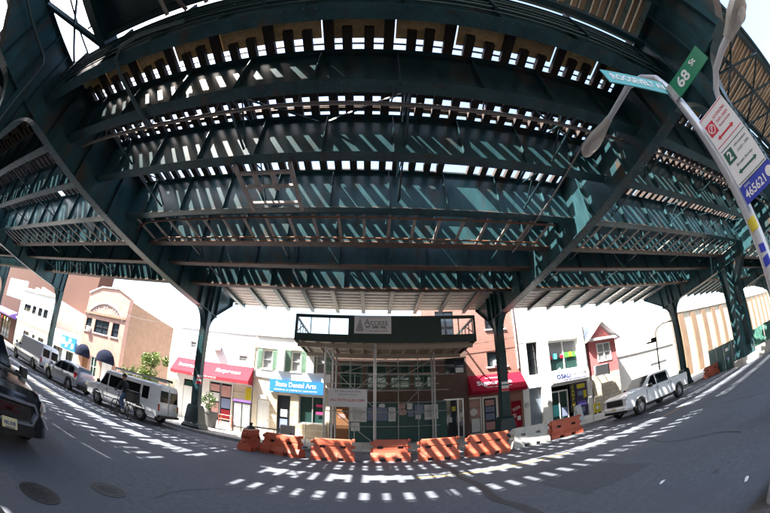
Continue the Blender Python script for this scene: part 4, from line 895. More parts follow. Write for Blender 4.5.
# ------------------------------------------------------------------ vehicles
def interp(tab, x):
    if x <= tab[0][0]: return tab[0][1:]
    for p, q in zip(tab, tab[1:]):
        if x <= q[0]:
            u = (x - p[0]) / (q[0] - p[0] + 1e-9); return tuple(a + (c - a) * u for a, c in zip(p[1:], q[1:]))
    return tab[-1][1:]
class Car:
    """body loft along x (front = +x). table rows: x, z_sill, z_belt, z_roof, w_sill, w_belt, w_roof (half widths)"""
    def __init__(s, tab, wheels, wr, L, paint):
        s.tab = sorted(tab); s.wheels = wheels; s.wr = wr; s.paint = paint
    def ring(s, x):
        zs, zb, zr, ws, wb, wf = interp(s.tab, x); za = zs; Ra = s.wr + .07
        for xw in s.wheels:
            d = abs(x - xw)
            if d < Ra: za = max(za, s.wr + math.sqrt(Ra * Ra - d * d))
        za = min(za, zb - .08); wm = max(ws, wb) + .02; zm = (zs + zb) / 2
        if za > zm: zm = za + .02
        top = max(zr, zb + .005)
        h = [(ws - .1, za), (ws, za + .03), (wm, zm), (wb, zb), ]
        if top - zb > .12: h += [(wb - .03, zb + .03), (wf + .03, top - .1), (wf - .07, top - .015), (wf * .5, top + .02)]
        else: h += [(wb - .02, zb + .01), (wb - .07, top - .0), (wb - .16, top + .012), (wb * .5, top + .025)]
        return [(x, -y, z) for y, z in h] + [(x, 0, top + (.03 if top - zb > .12 else .03))] + [(x, y, z) for y, z in reversed(h)] 
    def hw(s, x, z):
        r = s.ring(x); h = [(abs(p[1]), p[2]) for p in r[:8]]
        for (y0, z0), (y1, z1) in zip(h, h[1:]):
            if z0 <= z <= z1 and z1 > z0: return y0 + (y1 - y0) * (z - z0) / (z1 - z0)
        return h[-1][0] if z > h[-1][1] else h[0][0]
    def body(s, parent):
        x0, x1 = s.tab[0][0], s.tab[-1][0]; n = int((x1 - x0) / .06)
        xs = sorted({x0 + (x1 - x0) * k / n for k in range(n + 1)} | {r[0] for r in s.tab})
        b = B(); b.rings([s.ring(x) for x in xs])
        o = mk('body', b, s.paint, parent, smooth=45)
        ub = B(); wi = min(r[4] for r in s.tab[1:-1]) - .27; ub.box(x0 + .15, x1 - .15, -wi, wi, s.tab[len(s.tab) // 2][1] + .02, s.wr + .35); mk('underbody', ub, TRIM, parent)
        return o
    def side(s, name, parent, quad, m, off=.008, side=0, n=5, **k):
        for sg in ((-1, 1) if side == 0 else (side,)):
            b = B(); vs = []; fs = []
            (ax, az), (bx, bz), (cx, cz), (dx, dz) = quad
            for i in range(n + 1):
                for j in range(n + 1):
                    u, v = i / n, j / n
                    x = (ax * (1 - u) + bx * u) * (1 - v) + (dx * (1 - u) + cx * u) * v; z = (az * (1 - u) + bz * u) * (1 - v) + (dz * (1 - u) + cz * u) * v
                    vs.append((x, sg * (s.hw(x, z) + off), z))
            for i in range(n):
                for j in range(n): p = i * (n + 1) + j; fs.append((p, p + n + 1, p + n + 2, p + 1))
            b.faces(vs, fs); mk(name, b, m, parent, smooth=True, **k)
    def glass_ends(s, name, parent, xa, xb, m, inset=.1, off=.012, w=.9):
        b = B(); n = 6; vs = []; fs = []
        for i in range(n + 1):
            x = xa + (xb - xa) * i / n; zs, zb, zr, ws, wb, wf = interp(s.tab, x)
            W = (wf if i else wf) - inset
            for j in range(n + 1): u = -1 + 2 * j / n; vs.append((x, u * W, zr + .02 + .015 * (1 - u * u) + off))
        for i in range(n):
            for j in range(n): p = i * (n + 1) + j; fs.append((p, p + 1, p + n + 2, p + n + 1))
        b.faces(vs, fs); mk(name, b, m, parent, smooth=True)
    def add_wheels(s, parent, yw, wd=.22):
        if not hasattr(Car, 'cache'): Car.cache = {}
        key = (round(s.wr, 3), wd)
        if key not in Car.cache:
            r = s.wr; ty = B().lathe([(r * .62, -wd / 2), (r * .93, -wd / 2), (r, -wd / 2 + .04), (r, wd / 2 - .04), (r * .93, wd / 2), (r * .62, wd / 2), (r * .62, -wd / 2)], 28, ax='y', cap=False).mesh('tyre', BLACK, 40)
            rm = B().lathe([(r * .62, -.09), (r * .64, .095), (r * .58, .1), (r * .55, .04), (.0001, .03)], 24, ax='y')
            for k in range(6):
                a = k * math.pi / 3; rm.bar((r * .1 * math.cos(a), .07, r * .1 * math.sin(a)), (r * .58 * math.cos(a), .08, r * .58 * math.sin(a)), .05, .03)
            rm.lathe([(.07, .05), (.06, .1), (.001, .1)], 12, ax='y')
            Car.cache[key] = (ty, rm.mesh('rim', RIM, 40))
        ty, rm = Car.cache[key]
        for xw in s.wheels:
            for sg in (-1, 1):
                w_ = link('wheel', ty, parent, (xw, sg * yw, s.wr + .002)); link('rim', rm, w_, (0, 0, 0), (0, 0, math.pi if sg < 0 else 0))
    def tires_done(s): pass
def mirror(parent, x, y, z, m):
    for sg in (-1, 1): mk('mirror', B().bbox(x - .07, x + .07, *sorted((sg * y, sg * (y + .2))), z, z + .2, .03).box(x - .03, x + .03, *sorted((sg * (y - .1), sg * y)), z + .05, z + .1), m, parent)
def plate_x(name, parent, x, y0, y1, z0, z1, m, t=.02): return mk(name, B().box(x, x + t, y0, y1, z0, z1), m, parent)
rX = (R(90), 0, R(90))    # text facing +x
# dark SUV at the near kerb
t = thing('dark_suv', 'shiny black SUV with a GMC grille badge and a pale yellow licence plate', 'car', (-7.25, 2.3, 0), 0)
c = Car([(-2.42, .5, .95, 1.0, .78, .8, .7), (-2.36, .36, 1.0, 1.5, .86, .88, .66), (-2.0, .3, 1.05, 1.68, .93, .92, .68), (-1.0, .28, 1.03, 1.74, .95, .94, .7), (.1, .28, 1.0, 1.72, .95, .94, .69), (.5, .28, 1.0, 1.62, .95, .94, .67), (1.25, .28, 1.04, 1.12, .95, .93, .68), (1.4, .28, 1.06, 1.08, .95, .92, .7), (2.1, .3, 1.0, 1.02, .93, .88, .7), (2.34, .32, .93, .95, .86, .8, .7), (2.44, .36, .82, .84, .74, .7, .6)], (-1.42, 1.44), .37, 4.9, CARB)
c.body(t); c.add_wheels(t, .84); c.glass_ends('windscreen', t, 1.2, .55, CARGLASS, .06)
c.side('window', t, ((.2, 1.06), (.95, 1.08), (.42, 1.56), (.2, 1.6)), CARGLASS); c.side('window', t, ((-.85, 1.06), (.12, 1.06), (.12, 1.6), (-.85, 1.6)), CARGLASS); c.side('window', t, ((-1.95, 1.1), (-.92, 1.08), (-.92, 1.6), (-1.8, 1.56)), CARGLASS)
mirror(t, .95, .98, 1.06, CARB)
g = mk('grille', B().bbox(2.38, 2.462, -.5, .5, .6, .85, .03), TRIM, t)
b = B()
for p, q in (((-.55, .88), (.55, .88)), ((.55, .88), (.62, .74)), ((.62, .74), (.5, .56)), ((.5, .56), (-.5, .56)), ((-.5, .56), (-.62, .74)), ((-.62, .74), (-.55, .88))): b.bar((2.485 - .03 * abs(p[0]), p[0], p[1]), (2.485 - .03 * abs(q[0]), q[0], q[1]), .045, .04)
mk('grille_surround', b, CHROME, g)
for k in range(5): mk('grille_bar', B().box(2.455, 2.468, -.47, .47, .62 + k * .047, .632 + k * .047), BLACKP, g)
text('badge', 'GMC', .15, mat('badge_red', (.16, .03, .035), .25, metal=.6), g, (2.475, 0, .735), rX, width=.42, bold=.02)
for sg in (-1, 1):
    h = mk('headlight', B().rings([[(2.3, sg * .6, .78), (2.1, sg * .9, .8), (2.05, sg * .92, .92), (2.25, sg * .62, .9)], [(2.47, sg * .6, .77), (2.3, sg * .92, .79), (2.24, sg * .93, .9), (2.4, sg * .62, .88)]]), HEADL, t)
    mk('light_strip', B().bar((2.47, sg * .72, .74), (2.38, sg * .9, .52), .035, .03), HEADL, t)
mk('bumper', B().rings([[(2.2, -.86, z), (2.42, -.66, z), (2.48, -.4, z), (2.49, 0, z), (2.48, .4, z), (2.42, .66, z), (2.2, .86, z)] for z in (.36, .54)]), TRIM, t)
p = plate_x('licence_plate', t, 2.505, -.155, .155, .44, .6, PLATEY, .012); text('lettering', 'M42 KHR', .09, INKB, p, (2.52, 0, .515), rX, width=.24); text('lettering', 'GARDEN STATE', .03, INKB, p, (2.52, 0, .455), rX, width=.2)
for s_ in (-.25, .25): mk('wiper', B().bar((1.25, s_, 1.12), (.95, s_ + .45, 1.37), .02), TRIM, t)
# white passenger van
def van(label, loc, rz, wheels, L, paint, ladder, windows, H=2.08):
    t = thing('white_van', label, 'van', loc, rz); f = L / 2
    c = Car([(-f, .52, 1.1, 1.98, .9, .92, .76), (-f + .06, .45, 1.1, H - .02, .97, .98, .8), (-f + .8, .4, 1.1, H, 1.0, 1.0, .82), (f - 1.95, .38, 1.1, H, 1.0, 1.0, .82), (f - 1.7, .38, 1.1, H - .06, 1.0, .99, .8), (f - 1.05, .38, 1.1, 1.26, 1.0, .97, .76), (f - .9, .38, 1.12, 1.18, .99, .96, .75), (f - .25, .42, 1.02, 1.05, .95, .9, .7), (f - .06, .44, .96, .98, .88, .84, .66), (f, .5, .86, .88, .8, .76, .6)], wheels, .37, L, paint)
    c.body(t); c.add_wheels(t, .88); c.glass_ends('windscreen', t, f - 1.08, f - 1.66, CARGLASS, .07)
    c.side('window', t, ((f - 2.0, 1.2), (f - 1.3, 1.2), (f - 1.72, 1.84), (f - 2.0, 1.86)), CARGLASS)
    for a, e in windows: c.side('window', t, ((f - e, 1.2), (f - a, 1.2), (f - a, 1.82), (f - e, 1.82)), CARGLASS)
    for y0, y1 in ((-.76, -.1), (.1, .76)): mk('rear_window', B().box(-f - .028, -f - .004, y0, y1, 1.22, 1.78), CARGLASS, t)
    mk('rear_door_seam', B().box(-f - .012, -f - .003, -.015, .015, .6, 1.92), TRIM, t)
    for sg in (-1, 1):
        mk('tail_light', B().bbox(-f - .03, -f + .03, *sorted((sg * .8, sg * .93)), .78, 1.12, .02), TAILR, t)
        mk('headlight', B().bbox(f - .12, f + .015, *sorted((sg * .5, sg * .8)), .7, .86, .02), HEADL, t)
        mk('side_trim', B().box(-f + .3, f - 1.1, *sorted((sg * 1.018, sg * 1.03)), .66, .72), TRIM if not ladder else paint, t)
        for xd in (f - 1.22, f - 2.06): mk('door_seam', B().box(xd - .006, xd + .006, *sorted((sg * 1.012, sg * 1.027)), .55, 1.08), TRIM, t)
        mk('door_handle', B().box(f - 2.0, f - 1.86, *sorted((sg * 1.015, sg * 1.04)), 1.0, 1.03), TRIM, t)
    mk('bumper', B().bbox(-f - .12, -f + .05, -.92, .92, .44, .58, .03).bbox(f - .1, f + .1, -.9, .9, .44, .62, .04), TRIM, t)
    mk('grille', B().box(f - .03, f + .02, -.45, .45, .68, .86), TRIM, t)
    p = plate_x('licence_plate', t, -f - .035, -.76, -.44, .86, 1.02, PLATEY, .02)
    mirror(t, f - 1.35, 1.02, 1.2, TRIM)
    if ladder:
        b = B()
        for x in (-f + .6, -.2, f - 2.4): b.bar((x, -.78, H + .16), (x, .78, H + .16), .05).bar((x, -.78, H + .02), (x, -.78, H + .18), .04).bar((x, .78, H + .02), (x, .78, H + .18), .04)
        rk = mk('roof_rack', b, ALU, t)
        b = B()
        for y in (.1, .5): b.bar((-f + .1, y, H + .22), (f - 2.1, y, H + .22), .04, .07)
        for k in range(9): b.bar((-f + .3 + k * .34, .1, H + .22), (-f + .3 + k * .34, .5, H + .22), .03)
        mk('ladder', b, GALV, rk)
        mk('roof_box', B().bbox(-f + .15, -f + 1.2, -.5, .0, H + .19, H + .32, .04), TRIM, rk)
    return t
van('white passenger van with roof ladder and dark side windows behind the cyclist', (-12.55, 14.0, 0), math.pi, (-1.72, 1.72), 5.75, CARW, True, ((2.1, 3.2), (3.3, 4.5), (4.65, 5.1)))
t2 = van('white cargo van with blank sides parked far west ahead of the silver crossover', (-24.4, 13.95, 0), math.pi, (-1.75, 1.85), 5.9, CARW, False, ())
# silver crossover
t = thing('silver_crossover', 'silver crossover with a red tail lamp parked between two white vans', 'car', (-18.5, 13.8, 0), math.pi)
c = Car([(-2.25, .5, .98, 1.05, .74, .8, .62), (-2.18, .4, 1.02, 1.35, .84, .86, .6), (-1.9, .32, 1.04, 1.56, .9, .9, .62), (-1.2, .28, 1.02, 1.66, .92, .91, .64), (-.2, .27, .98, 1.67, .92, .91, .65), (.3, .27, .98, 1.6, .92, .91, .63), (1.15, .27, .99, 1.05, .92, .89, .64), (1.9, .3, .9, .93, .89, .84, .62), (2.18, .32, .82, .84, .82, .76, .6), (2.26, .36, .7, .72, .7, .66, .5)], (-1.33, 1.33), .35, 4.5, CARS)
c.body(t); c.add_wheels(t, .82); c.glass_ends('windscreen', t, 1.1, .36, CARGLASS, .05); c.glass_ends('rear_window', t, -2.17, -1.85, CARGLASS, .08)
for q in (((-.1, 1.04), (.95, 1.05), (.2, 1.5), (-.1, 1.54)), ((-1.0, 1.05), (-.17, 1.04), (-.17, 1.54), (-1.0, 1.53)), ((-1.75, 1.14), (-1.07, 1.08), (-1.07, 1.52), (-1.6, 1.46))): c.side('window', t, q, CARGLASS)
mirror(t, .85, .93, 1.02, CARS)
for sg in (-1, 1):
    mk('tail_light', B().rings([[(-2.16, sg * .6, .9), (-1.9, sg * .92, .92), (-1.9, sg * .9, 1.2), (-2.12, sg * .66, 1.12)], [(-2.27, sg * .58, .9), (-2.2, sg * .86, .9), (-2.1, sg * .86, 1.2), (-2.22, sg * .6, 1.12)]]), TAILR, t)
    mk('headlight', B().bbox(1.98, 2.2, *sorted((sg * .5, sg * .78)), .66, .8, .03), HEADL, t)
    mk('door_handle', B().box(-.35, -.2, *sorted((sg * .925, sg * .945)), .9, .93).box(-1.25, -1.1, *sorted((sg * .925, sg * .945)), .92, .95), CARS, t)
mk('bumper', B().bbox(-2.33, -2.15, -.78, .78, .4, .62, .05), TRIM, t); plate_x('licence_plate', t, -2.3, -.16, .16, .72, .87, PLATEY)
# white pickup
t = thing('white_pickup', 'white crew cab pickup truck parked facing the barriers on the east side', 'pickup truck', (14.75, 13.3, 0), math.pi)
c = Car([(-2.95, .62, 1.28, 1.3, .9, .92, .9), (-2.9, .56, 1.3, 1.31, .96, .97, .95), (-1.12, .5, 1.3, 1.31, 1.0, .99, .97), (-1.08, .5, 1.3, 1.31, 1.0, .99, .97), (-1.02, .48, 1.26, 1.9, 1.0, .98, .76), (-.8, .48, 1.24, 1.96, 1.0, .98, .76), (.35, .48, 1.22, 1.96, 1.0, .98, .76), (.72, .48, 1.22, 1.9, 1.0, .98, .74), (1.42, .48, 1.26, 1.34, 1.0, .97, .7), (1.55, .48, 1.27, 1.31, 1.0, .96, .7), (2.55, .5, 1.23, 1.27, .98, .94, .7), (2.84, .52, 1.17, 1.2, .94, .9, .7), (2.93, .55, 1.07, 1.1, .88, .84, .6)], (-1.87, 1.87), .43, 5.9, CARW)
c.body(t); c.add_wheels(t, .88, .26); c.glass_ends('windscreen', t, 1.36, .74, CARGLASS, .05)
for q in (((.38, 1.3), (1.15, 1.3), (.64, 1.82), (.38, 1.84)), ((-.8, 1.3), (.28, 1.3), (.28, 1.84), (-.78, 1.82))): c.side('window', t, q, CARGLASS)
mk('bed_well', B().box(-2.8, -1.15, -.82, .82, 1.335, 1.345), TRIM, t)
mirror(t, 1.05, 1.0, 1.25, TRIM)
for sg in (-1, 1):
    mk('headlight', B().bbox(2.72, 2.965, *sorted((sg * .62, sg * .92)), .98, 1.12, .03), HEADL, t); mk('tail_light', B().bbox(-2.98, -2.85, *sorted((sg * .86, sg * .95)), .9, 1.22, .02), TAILR, t)
    mk('door_handle', B().box(.35, .52, *sorted((sg * 1.01, sg * 1.035)), 1.1, 1.13).box(-.78, -.61, *sorted((sg * 1.01, sg * 1.035)), 1.1, 1.13), TRIM, t)
    for xd in (.32, -.98, 1.32): mk('door_seam', B().box(xd - .007, xd + .007, *sorted((sg * 1.0, sg * 1.026)), .6, 1.2), TRIM, t)
    mk('running_board', B().bbox(-1.2, 1.3, *sorted((sg * .85, sg * 1.02)), .4, .47, .02), TRIM, t)
g = mk('grille', B().bbox(2.88, 2.975, -.66, .66, .76, 1.1, .03), TRIM, t); mk('grille_bar', B().box(2.976, 2.99, -.64, .64, .9, .96), CHROME, g)
mk('bumper', B().bbox(2.8, 3.03, -.92, .92, .5, .7, .05), CARW, t); mk('bumper_lower', B().bbox(2.8, 2.99, -.88, .88, .36, .497, .04), TRIM, t); plate_x('licence_plate', t, 3.032, -.16, .16, .54, .68, PLATEY)
mk('tailgate_bumper', B().bbox(-3.08, -2.88, -.9, .9, .52, .68, .03), CHROME, t)

# ------------------------------------------------------------------ cyclist
def bike(label, loc, rz):
    t = thing('bicycle', label, 'bicycle', loc, rz); r = .34
    wm = B()
    n = 24; tr = .022
    wm.rings([[((r - .02 + tr * math.cos(b_)) * math.cos(a), tr * math.sin(b_), (r - .02 + tr * math.cos(b_)) * math.sin(a)) for b_ in [2 * math.pi * j / 6 for j in range(6)]] for a in [2 * math.pi * k / n for k in range(n + 1)]], cap=False)
    tyre = wm.mesh('tyre', BLACK, True); sp = B()
    for k in range(12): a = k * math.pi / 6; sp.bar((.02 * math.cos(a), .02 * (-1) ** k, .02 * math.sin(a)), (.31 * math.cos(a), 0, .31 * math.sin(a)), .005)
    sp.lathe([(.02, -.04), (.02, .04)], 8, ax='y'); spm = sp.mesh('spokes', RIM)
    for x in (-.52, .54):
        w_ = link('wheel', tyre, t, (x, 0, r + .003)); link('spokes', spm, w_)
    b = B(); bb, st, hd = (-.05, 0, .29), (-.2, 0, .8), (.36, 0, .86)
    for p, q in ((bb, st), (st, hd), (bb, (.39, 0, .7)), (bb, (-.52, .05, r)), (bb, (-.52, -.05, r)), (st, (-.52, .05, r)), (st, (-.52, -.05, r))): b.tube([p, q], .018, 6)
    b.tube([(.32, 0, .98), (.42, 0, .62), (.54, .05, r)], .016, 6).tube([(.42, 0, .62), (.54, -.05, r)], .016, 6)
    mk('frame', b, BIKEF, t)
    mk('handlebar', B().tube([(.22, .28, 1.03), (.34, .2, 1.05), (.33, 0, 1.0), (.34, -.2, 1.05), (.22, -.28, 1.03)], .014, 6), TRIM, t)
    mk('saddle', B().rings([[(-.36, -.09, .93), (-.36, .09, .93), (-.36, .09, .97), (-.36, -.09, .97)], [(-.1, -.03, .94), (-.1, .03, .94), (-.1, .03, .97), (-.1, -.03, .97)]]).tube([(-.22, 0, .93), (-.2, 0, .78)], .014, 6), TRIM, t)
    mk('crank', B().lathe([(.09, -.01), (.09, .01)], 14, (bb[0], -.04, bb[2]), 'y').bar((bb[0], -.09, bb[2]), (bb[0] + .16, -.09, bb[2] + .04), .02).bar((bb[0], .09, bb[2]), (bb[0] - .16, .09, bb[2] - .04), .02).box(.06, .16, -.17, -.09, .32, .35).box(-.26, -.16, .09, .17, .235, .265), GALV, t)
    mk('rear_rack', B().bar((-.9, -.07, .76), (-.25, -.07, .76), .02).bar((-.9, .07, .76), (-.25, .07, .76), .02).bar((-.52, .08, .36), (-.62, .08, .76), .014).bar((-.52, -.08, .36), (-.62, -.08, .76), .014), TRIM, t)
    return t
BX, BY, BZR = -11.25, 12.15, math.pi - R(8)
bike('black delivery bicycle ridden west past the white passenger van', (BX, BY, 0), BZR)
t = thing('delivery_bag', 'square black delivery bag on the rear rack of the bicycle', 'bag', (BX, BY, 0), BZR)
mk('shell', B().bbox(-.95, -.42, -.22, .22, .775, 1.2, .04), BLACKP, t); mk('lid', B().bbox(-.96, -.41, -.23, .23, 1.203, 1.25, .02), TRIM, t)
def skin(name, verts, edges, radii, mats, root, parent, assign, sub=2):
    me = bpy.data.meshes.new(name); me.from_pydata(verts, edges, [])
    o = bpy.data.objects.new(name, me); col.objects.link(o)
    o.modifiers.new('s', 'SKIN'); sd = o.modifiers.new('u', 'SUBSURF'); sd.levels = sub; sd.render_levels = sub
    for i, r in enumerate(radii): me.skin_vertices[0].data[i].radius = (r, r) if not isinstance(r, tuple) else r
    me.skin_vertices[0].data[root].use_root = True
    bpy.context.view_layer.update()
    nm = bpy.data.meshes.new_from_object(o.evaluated_get(bpy.context.evaluated_depsgraph_get())); bpy.data.objects.remove(o)
    nm.materials.clear()
    for m_ in mats: nm.materials.append(m_)
    for p in nm.polygons: p.material_index = assign(p.center); p.use_smooth = True
    return link(name, nm, parent)
t = thing('person', 'cyclist in a dark jacket and blue jeans leaning over the handlebars beside the white van', 'person', (BX, BY, 0), BZR)
V_ = []; E_ = []; Rd = []
def jn(p, r, par=None):
    V_.append(p); Rd.append(r)
    if par is not None: E_.append((par, len(V_) - 1))
    return len(V_) - 1
pel = jn((-.22, 0, 1.02), (.16, .13)); sp1 = jn((-.16, 0, 1.2), (.15, .12), pel); ch = jn((-.06, 0, 1.42), (.18, .13), sp1); nk_ = jn((.0, 0, 1.56), .06, ch); hd = jn((.04, 0, 1.64), .075, nk_); h2 = jn((.06, 0, 1.74), .105, hd); jn((.055, 0, 1.82), .08, h2)
for s in (-1, 1):
    sh = jn((-.02, s * .19, 1.45), .07, ch); e_ = jn((.1, s * .28, 1.22), .05, sh); wr_ = jn((.27, s * .26, 1.08), .034, e_); jn((.33, s * .25, 1.07), .036, wr_)
    up = s < 0
    hp = jn((-.17, s * .1, 1.0), .105, pel); kn_ = jn((.2 if up else .08, s * .12, .8 if up else .68), .07, hp); an = jn((.1 if up else -.2, s * .13, .43 if up else .34), .045, kn_)
    ft = jn((.1 if up else -.2, s * .13, .385 if up else .3), .045, an); jn((.24 if up else -.06, s * .13, .375 if up else .285), .035, ft)
def asg(c):
    if c.z > 1.57: return 2
    if c.x > .27 and 1.0 < c.z < 1.15: return 2
    if c.z < (.46 if c.y < 0 else .36): return 3
    if c.z < 1.06 and not (c.x > .05 and abs(c.y) > .18 and c.z > .95): return 1
    return 0
body = skin('body', V_, E_, Rd, [JACKET, JEANS, SKIN, SHOE], pel, t, asg)
mk('hair', B().lathe([(.001, .115), (.07, .1), (.112, .05), (.122, .0), (.115, -.03)], 16, (.035, 0, 1.76)), HAIR, t, smooth=60)
mk('nose', B().rings([[(.155, -.016, 1.7), (.155, .016, 1.7), (.16, 0, 1.74)], [(.188, -.012, 1.703), (.188, .012, 1.703), (.168, 0, 1.735)]]), SKIN, t)
for s in (-1, 1):
    mk('eye', B().lathe([(.012, 0), (.008, .008), (.001, .01)], 8, (.158, s * .038, 1.75), 'x'), INK, t)
    for k in range(4): mk('finger', B().tube([(.33, s * (.21 + k * .022), 1.085), (.375, s * (.205 + k * .024), 1.075), (.37, s * (.205 + k * .024), 1.035 + .004 * k), (.335, s * (.207 + k * .023), 1.03)], [.013, .013, .012, .01], 6), SKIN, t)
    mk('thumb', B().tube([(.3, s * .215, 1.07), (.33, s * .195, 1.04), (.36, s * .2, 1.025)], [.014, .013, .011], 6), SKIN, t)
mk('mouth', B().box(.15, .16, -.025, .025, 1.662, 1.67), PAPERP, t)

for o in bpy.data.objects:
    if o.name in ('bicycle', 'delivery_bag', 'person'): o.scale = (1.12, 1.12, 1.12)
# ------------------------------------------------------------------ tree and plants
def leaves(n, cx, cy, cz, rx, ry, rz, size, clumps=9):
    b = B(); cl = [(cx + rnd.gauss(0, .5) * rx, cy + rnd.gauss(0, .5) * ry, cz + rnd.uniform(-.8, .8) * rz, rnd.uniform(.3, .55)) for _ in range(clumps)]
    for i in range(n):
        c_ = rnd.choice(cl); d = Vector((rnd.gauss(0, 1), rnd.gauss(0, 1), rnd.gauss(0, 1))).normalized() * rnd.random() ** .5
        p = Vector((c_[0] + d.x * rx * c_[3], c_[1] + d.y * ry * c_[3], c_[2] + d.z * rz * c_[3] * 1.1))
        a = Vector((rnd.gauss(0, 1), rnd.gauss(0, 1), rnd.gauss(0, .7))).normalized(); e = a.cross(Vector((rnd.gauss(0, 1), rnd.gauss(0, 1), rnd.gauss(0, 1)))).normalized(); s = size * rnd.uniform(.6, 1.3)
        b.mat(0 if rnd.random() < .6 else 1).poly([p - a * s, p + e * s * .5, p + a * s, p - e * s * .5])
    return b
def tree(name, label, x, y, h, r, n, size, cat='tree'):
    t = thing(name, label, cat, (x, y, .15)); b = B().tube([(0, 0, 0), (.05, .02, h * .3), (0, 0, h * .6), (.05, 0, h * .9)], [.1, .08, .06, .02], 8)
    for k in range(7):
        a = k * 2.4; z = h * (.35 + .07 * k); b.tube([(0, 0, z), (math.cos(a) * r * .4, math.sin(a) * r * .4, z + .35), (math.cos(a) * r * .8, math.sin(a) * r * .8, z + .9)], [.04, .025, .01], 5)
    mk('trunk', b, BARK, t); mk('crown', leaves(n, 0, 0, h * .72, r, r, h * .3, size, 14), [LEAF, LEAFY], t); return t
tree('street_tree', 'bright yellow green bushy tree between the peach brick building and the red awning', -16.0, 20.2, 4.1, 1.05, 6500, .075)
tree('shrub', 'low green shrub at the foot of the peach brick side wall', -18.4, 20.7, 2.9, .6, 1400, .07, 'shrub')
t = thing('planter', 'round dark grey planter with a leafy green plant by the steel column', 'planter', (-9.6, 18.6, .15))
mk('pot', B().lathe([(.36, 0), (.46, .9), (.5, .92), (.5, 1.02), (.42, 1.02), (.4, .9), (.001, .88)], 18), SIGNGREY if False else mat('dark_planter', (.1, .1, .1), .8), t, smooth=True)
mk('foliage', leaves(500, 0, 0, 1.75, .5, .5, .65, .07, 8), [LEAF, LEAF], t); mk('stem', B().tube([(0, 0, .88), (.03, 0, 1.8)], [.03, .015], 6), BARK, t)

# ------------------------------------------------------------------ pavement clutter
t = thing('poster_stand', 'dark framed stand with two white poster panels beside the red awning shop', 'stand', (-7.95, 19.7, .15))
b = B()
for x in (-.6, -.02, .56): b.box(x, x + .05, -.04, .04, 0, 1.95)
b.box(-.55, -.02, -.04, .04, 1.88, 1.95).box(.03, .56, -.04, .04, 1.88, 1.95).box(-.55, -.02, -.04, .04, .28, .34).box(.03, .56, -.04, .04, .28, .34); mk('frame', b, TRIM, t)
for x in (-.54, .04): p = mk('poster_panel', B().box(x, x + .51, -.015, .015, .345, 1.875), PAPER, t); mk('print', B().box(x + .18, x + .34, -.022, -.0155, .6, 1.35).box(x + .08, x + .44, -.022, -.0155, 1.65, 1.8), INKG, p, kind='stuff')
mk('header', B().box(-.6, .61, -.06, .06, 1.953, 2.1), PURPLE, t)
t = thing('metal_stand', 'low orange tubular display stand in front of the poster window', 'stand', (-10.6, 20.1, .15) if False else (-8.95, 19.6, .15))
b = B()
for x in (-.45, .45):
    for y in (-.18, .18): b.tube([(x, y, 0), (x, y, .95)], .025, 6)
for z in (.3, .65, .93):
    for y in (-.18, .18): b.tube([(-.45, y, z), (.45, y, z)], .022, 6)
mk('frame', b, ORANGE, t); mk('tray', B().box(-.44, .44, -.17, .17, .66, .69), ORANGE, t)
t = thing('rubbish_bag', 'tied black rubbish bag slumped over the end barrier', 'bag', (-5.35, 14.5, 0.0))
b = B(); N = 14
b.rings([[((r_ * (1 + .1 * math.sin(3 * a + k))) * math.cos(a), (r_ * (1 + .12 * math.cos(4 * a + 2 * k))) * math.sin(a), z) for a in [2 * math.pi * q / N for q in range(N)]] for k, (r_, z) in enumerate(((.3, 0), (.42, .15), (.44, .45), (.34, .75), (.16, .95), (.05, 1.0), (.09, 1.12)))])
mk('sack', b, BLACKP, t, smooth=True)
t = thing('meter_box', 'grey metal utility box behind the first orange barrier', 'utility box', (-4.1, 16.4, .15))
mk('cabinet', B().bbox(-.35, .35, -.2, .2, 0, 1.0, .03), SIGNGREY, t); mk('door', B().box(-.3, .3, -.215, -.203, .08, .92), LAMPG, t); mk('handle', B().box(.2, .24, -.24, -.216, .45, .6), TRIM, t)
t = thing('folding_table', 'dark folding table behind the orange barriers before the dental office', 'table', (-5.1, 15.9, .15))
mk('top', B().box(-.6, .6, -.35, .35, .7, .74), TRIM, t)
for x in (-.52, .52):
    for y in (-.28, .28): mk('leg', B().tube([(x, y, 0), (x, y, .7)], .02, 6), GALV, t)
t = thing('a_frame_sign', 'white folding A frame sign outside the white office doorway', 'sign', (12.6, 17.9, .15), R(20))
for s in (-1, 1): mk('board', B().rings([[(-.3, s * .3, 0), (.3, s * .3, 0), (.3, s * .27, 0), (-.3, s * .27, 0)], [(-.3, s * .04, 1.05), (.3, s * .04, 1.05), (.3, s * .01, 1.05), (-.3, s * .01, 1.05)]]), SIGNW, t)
mk('hinge', B().tube([(-.28, 0, 1.06), (.28, 0, 1.06)], .02, 6), GALV, t)
t = thing('yellow_sign_box', 'small yellow sign standing by the stone wall of the pink house', 'sign', (15.9, 20.0, .15))
mk('board', B().bbox(-.33, .33, -.04, .04, .1, .8, .02), YELS, t); mk('mark', B().box(-.14, .14, -.048, -.041, .35, .6), SIGNW, t)
for x in (-.25, .25): mk('leg', B().box(x - .02, x + .02, -.2, .2, 0, .098), TRIM, t)
t = thing('sign_post', 'slim grey steel post at the kerb in front of the white office', 'post', (12.0, 15.5, .15))
mk('post', B().tube([(0, 0, 0), (0, 0, 2.4)], .03, 8), GALV, t); mk('plate', B().box(-.008, .008, -.15, .15, 1.9, 2.35), SIGNW, t)
for x, lab in ((-3.05, 'thin metal rod standing behind the orange barrier facing the dental window'), (-3.9, 'thin metal rod nearest the black rubbish bag')):
    t = thing('delineator_rod', lab, 'rod', (x, 15.6, .15)); mk('rod', B().tube([(0, 0, 0), (.02, 0, 1.6)], .015, 6), GALV, t); mk('foot', B().lathe([(.14, 0), (.12, .05), (.03, .06)], 12), TRIM, t)
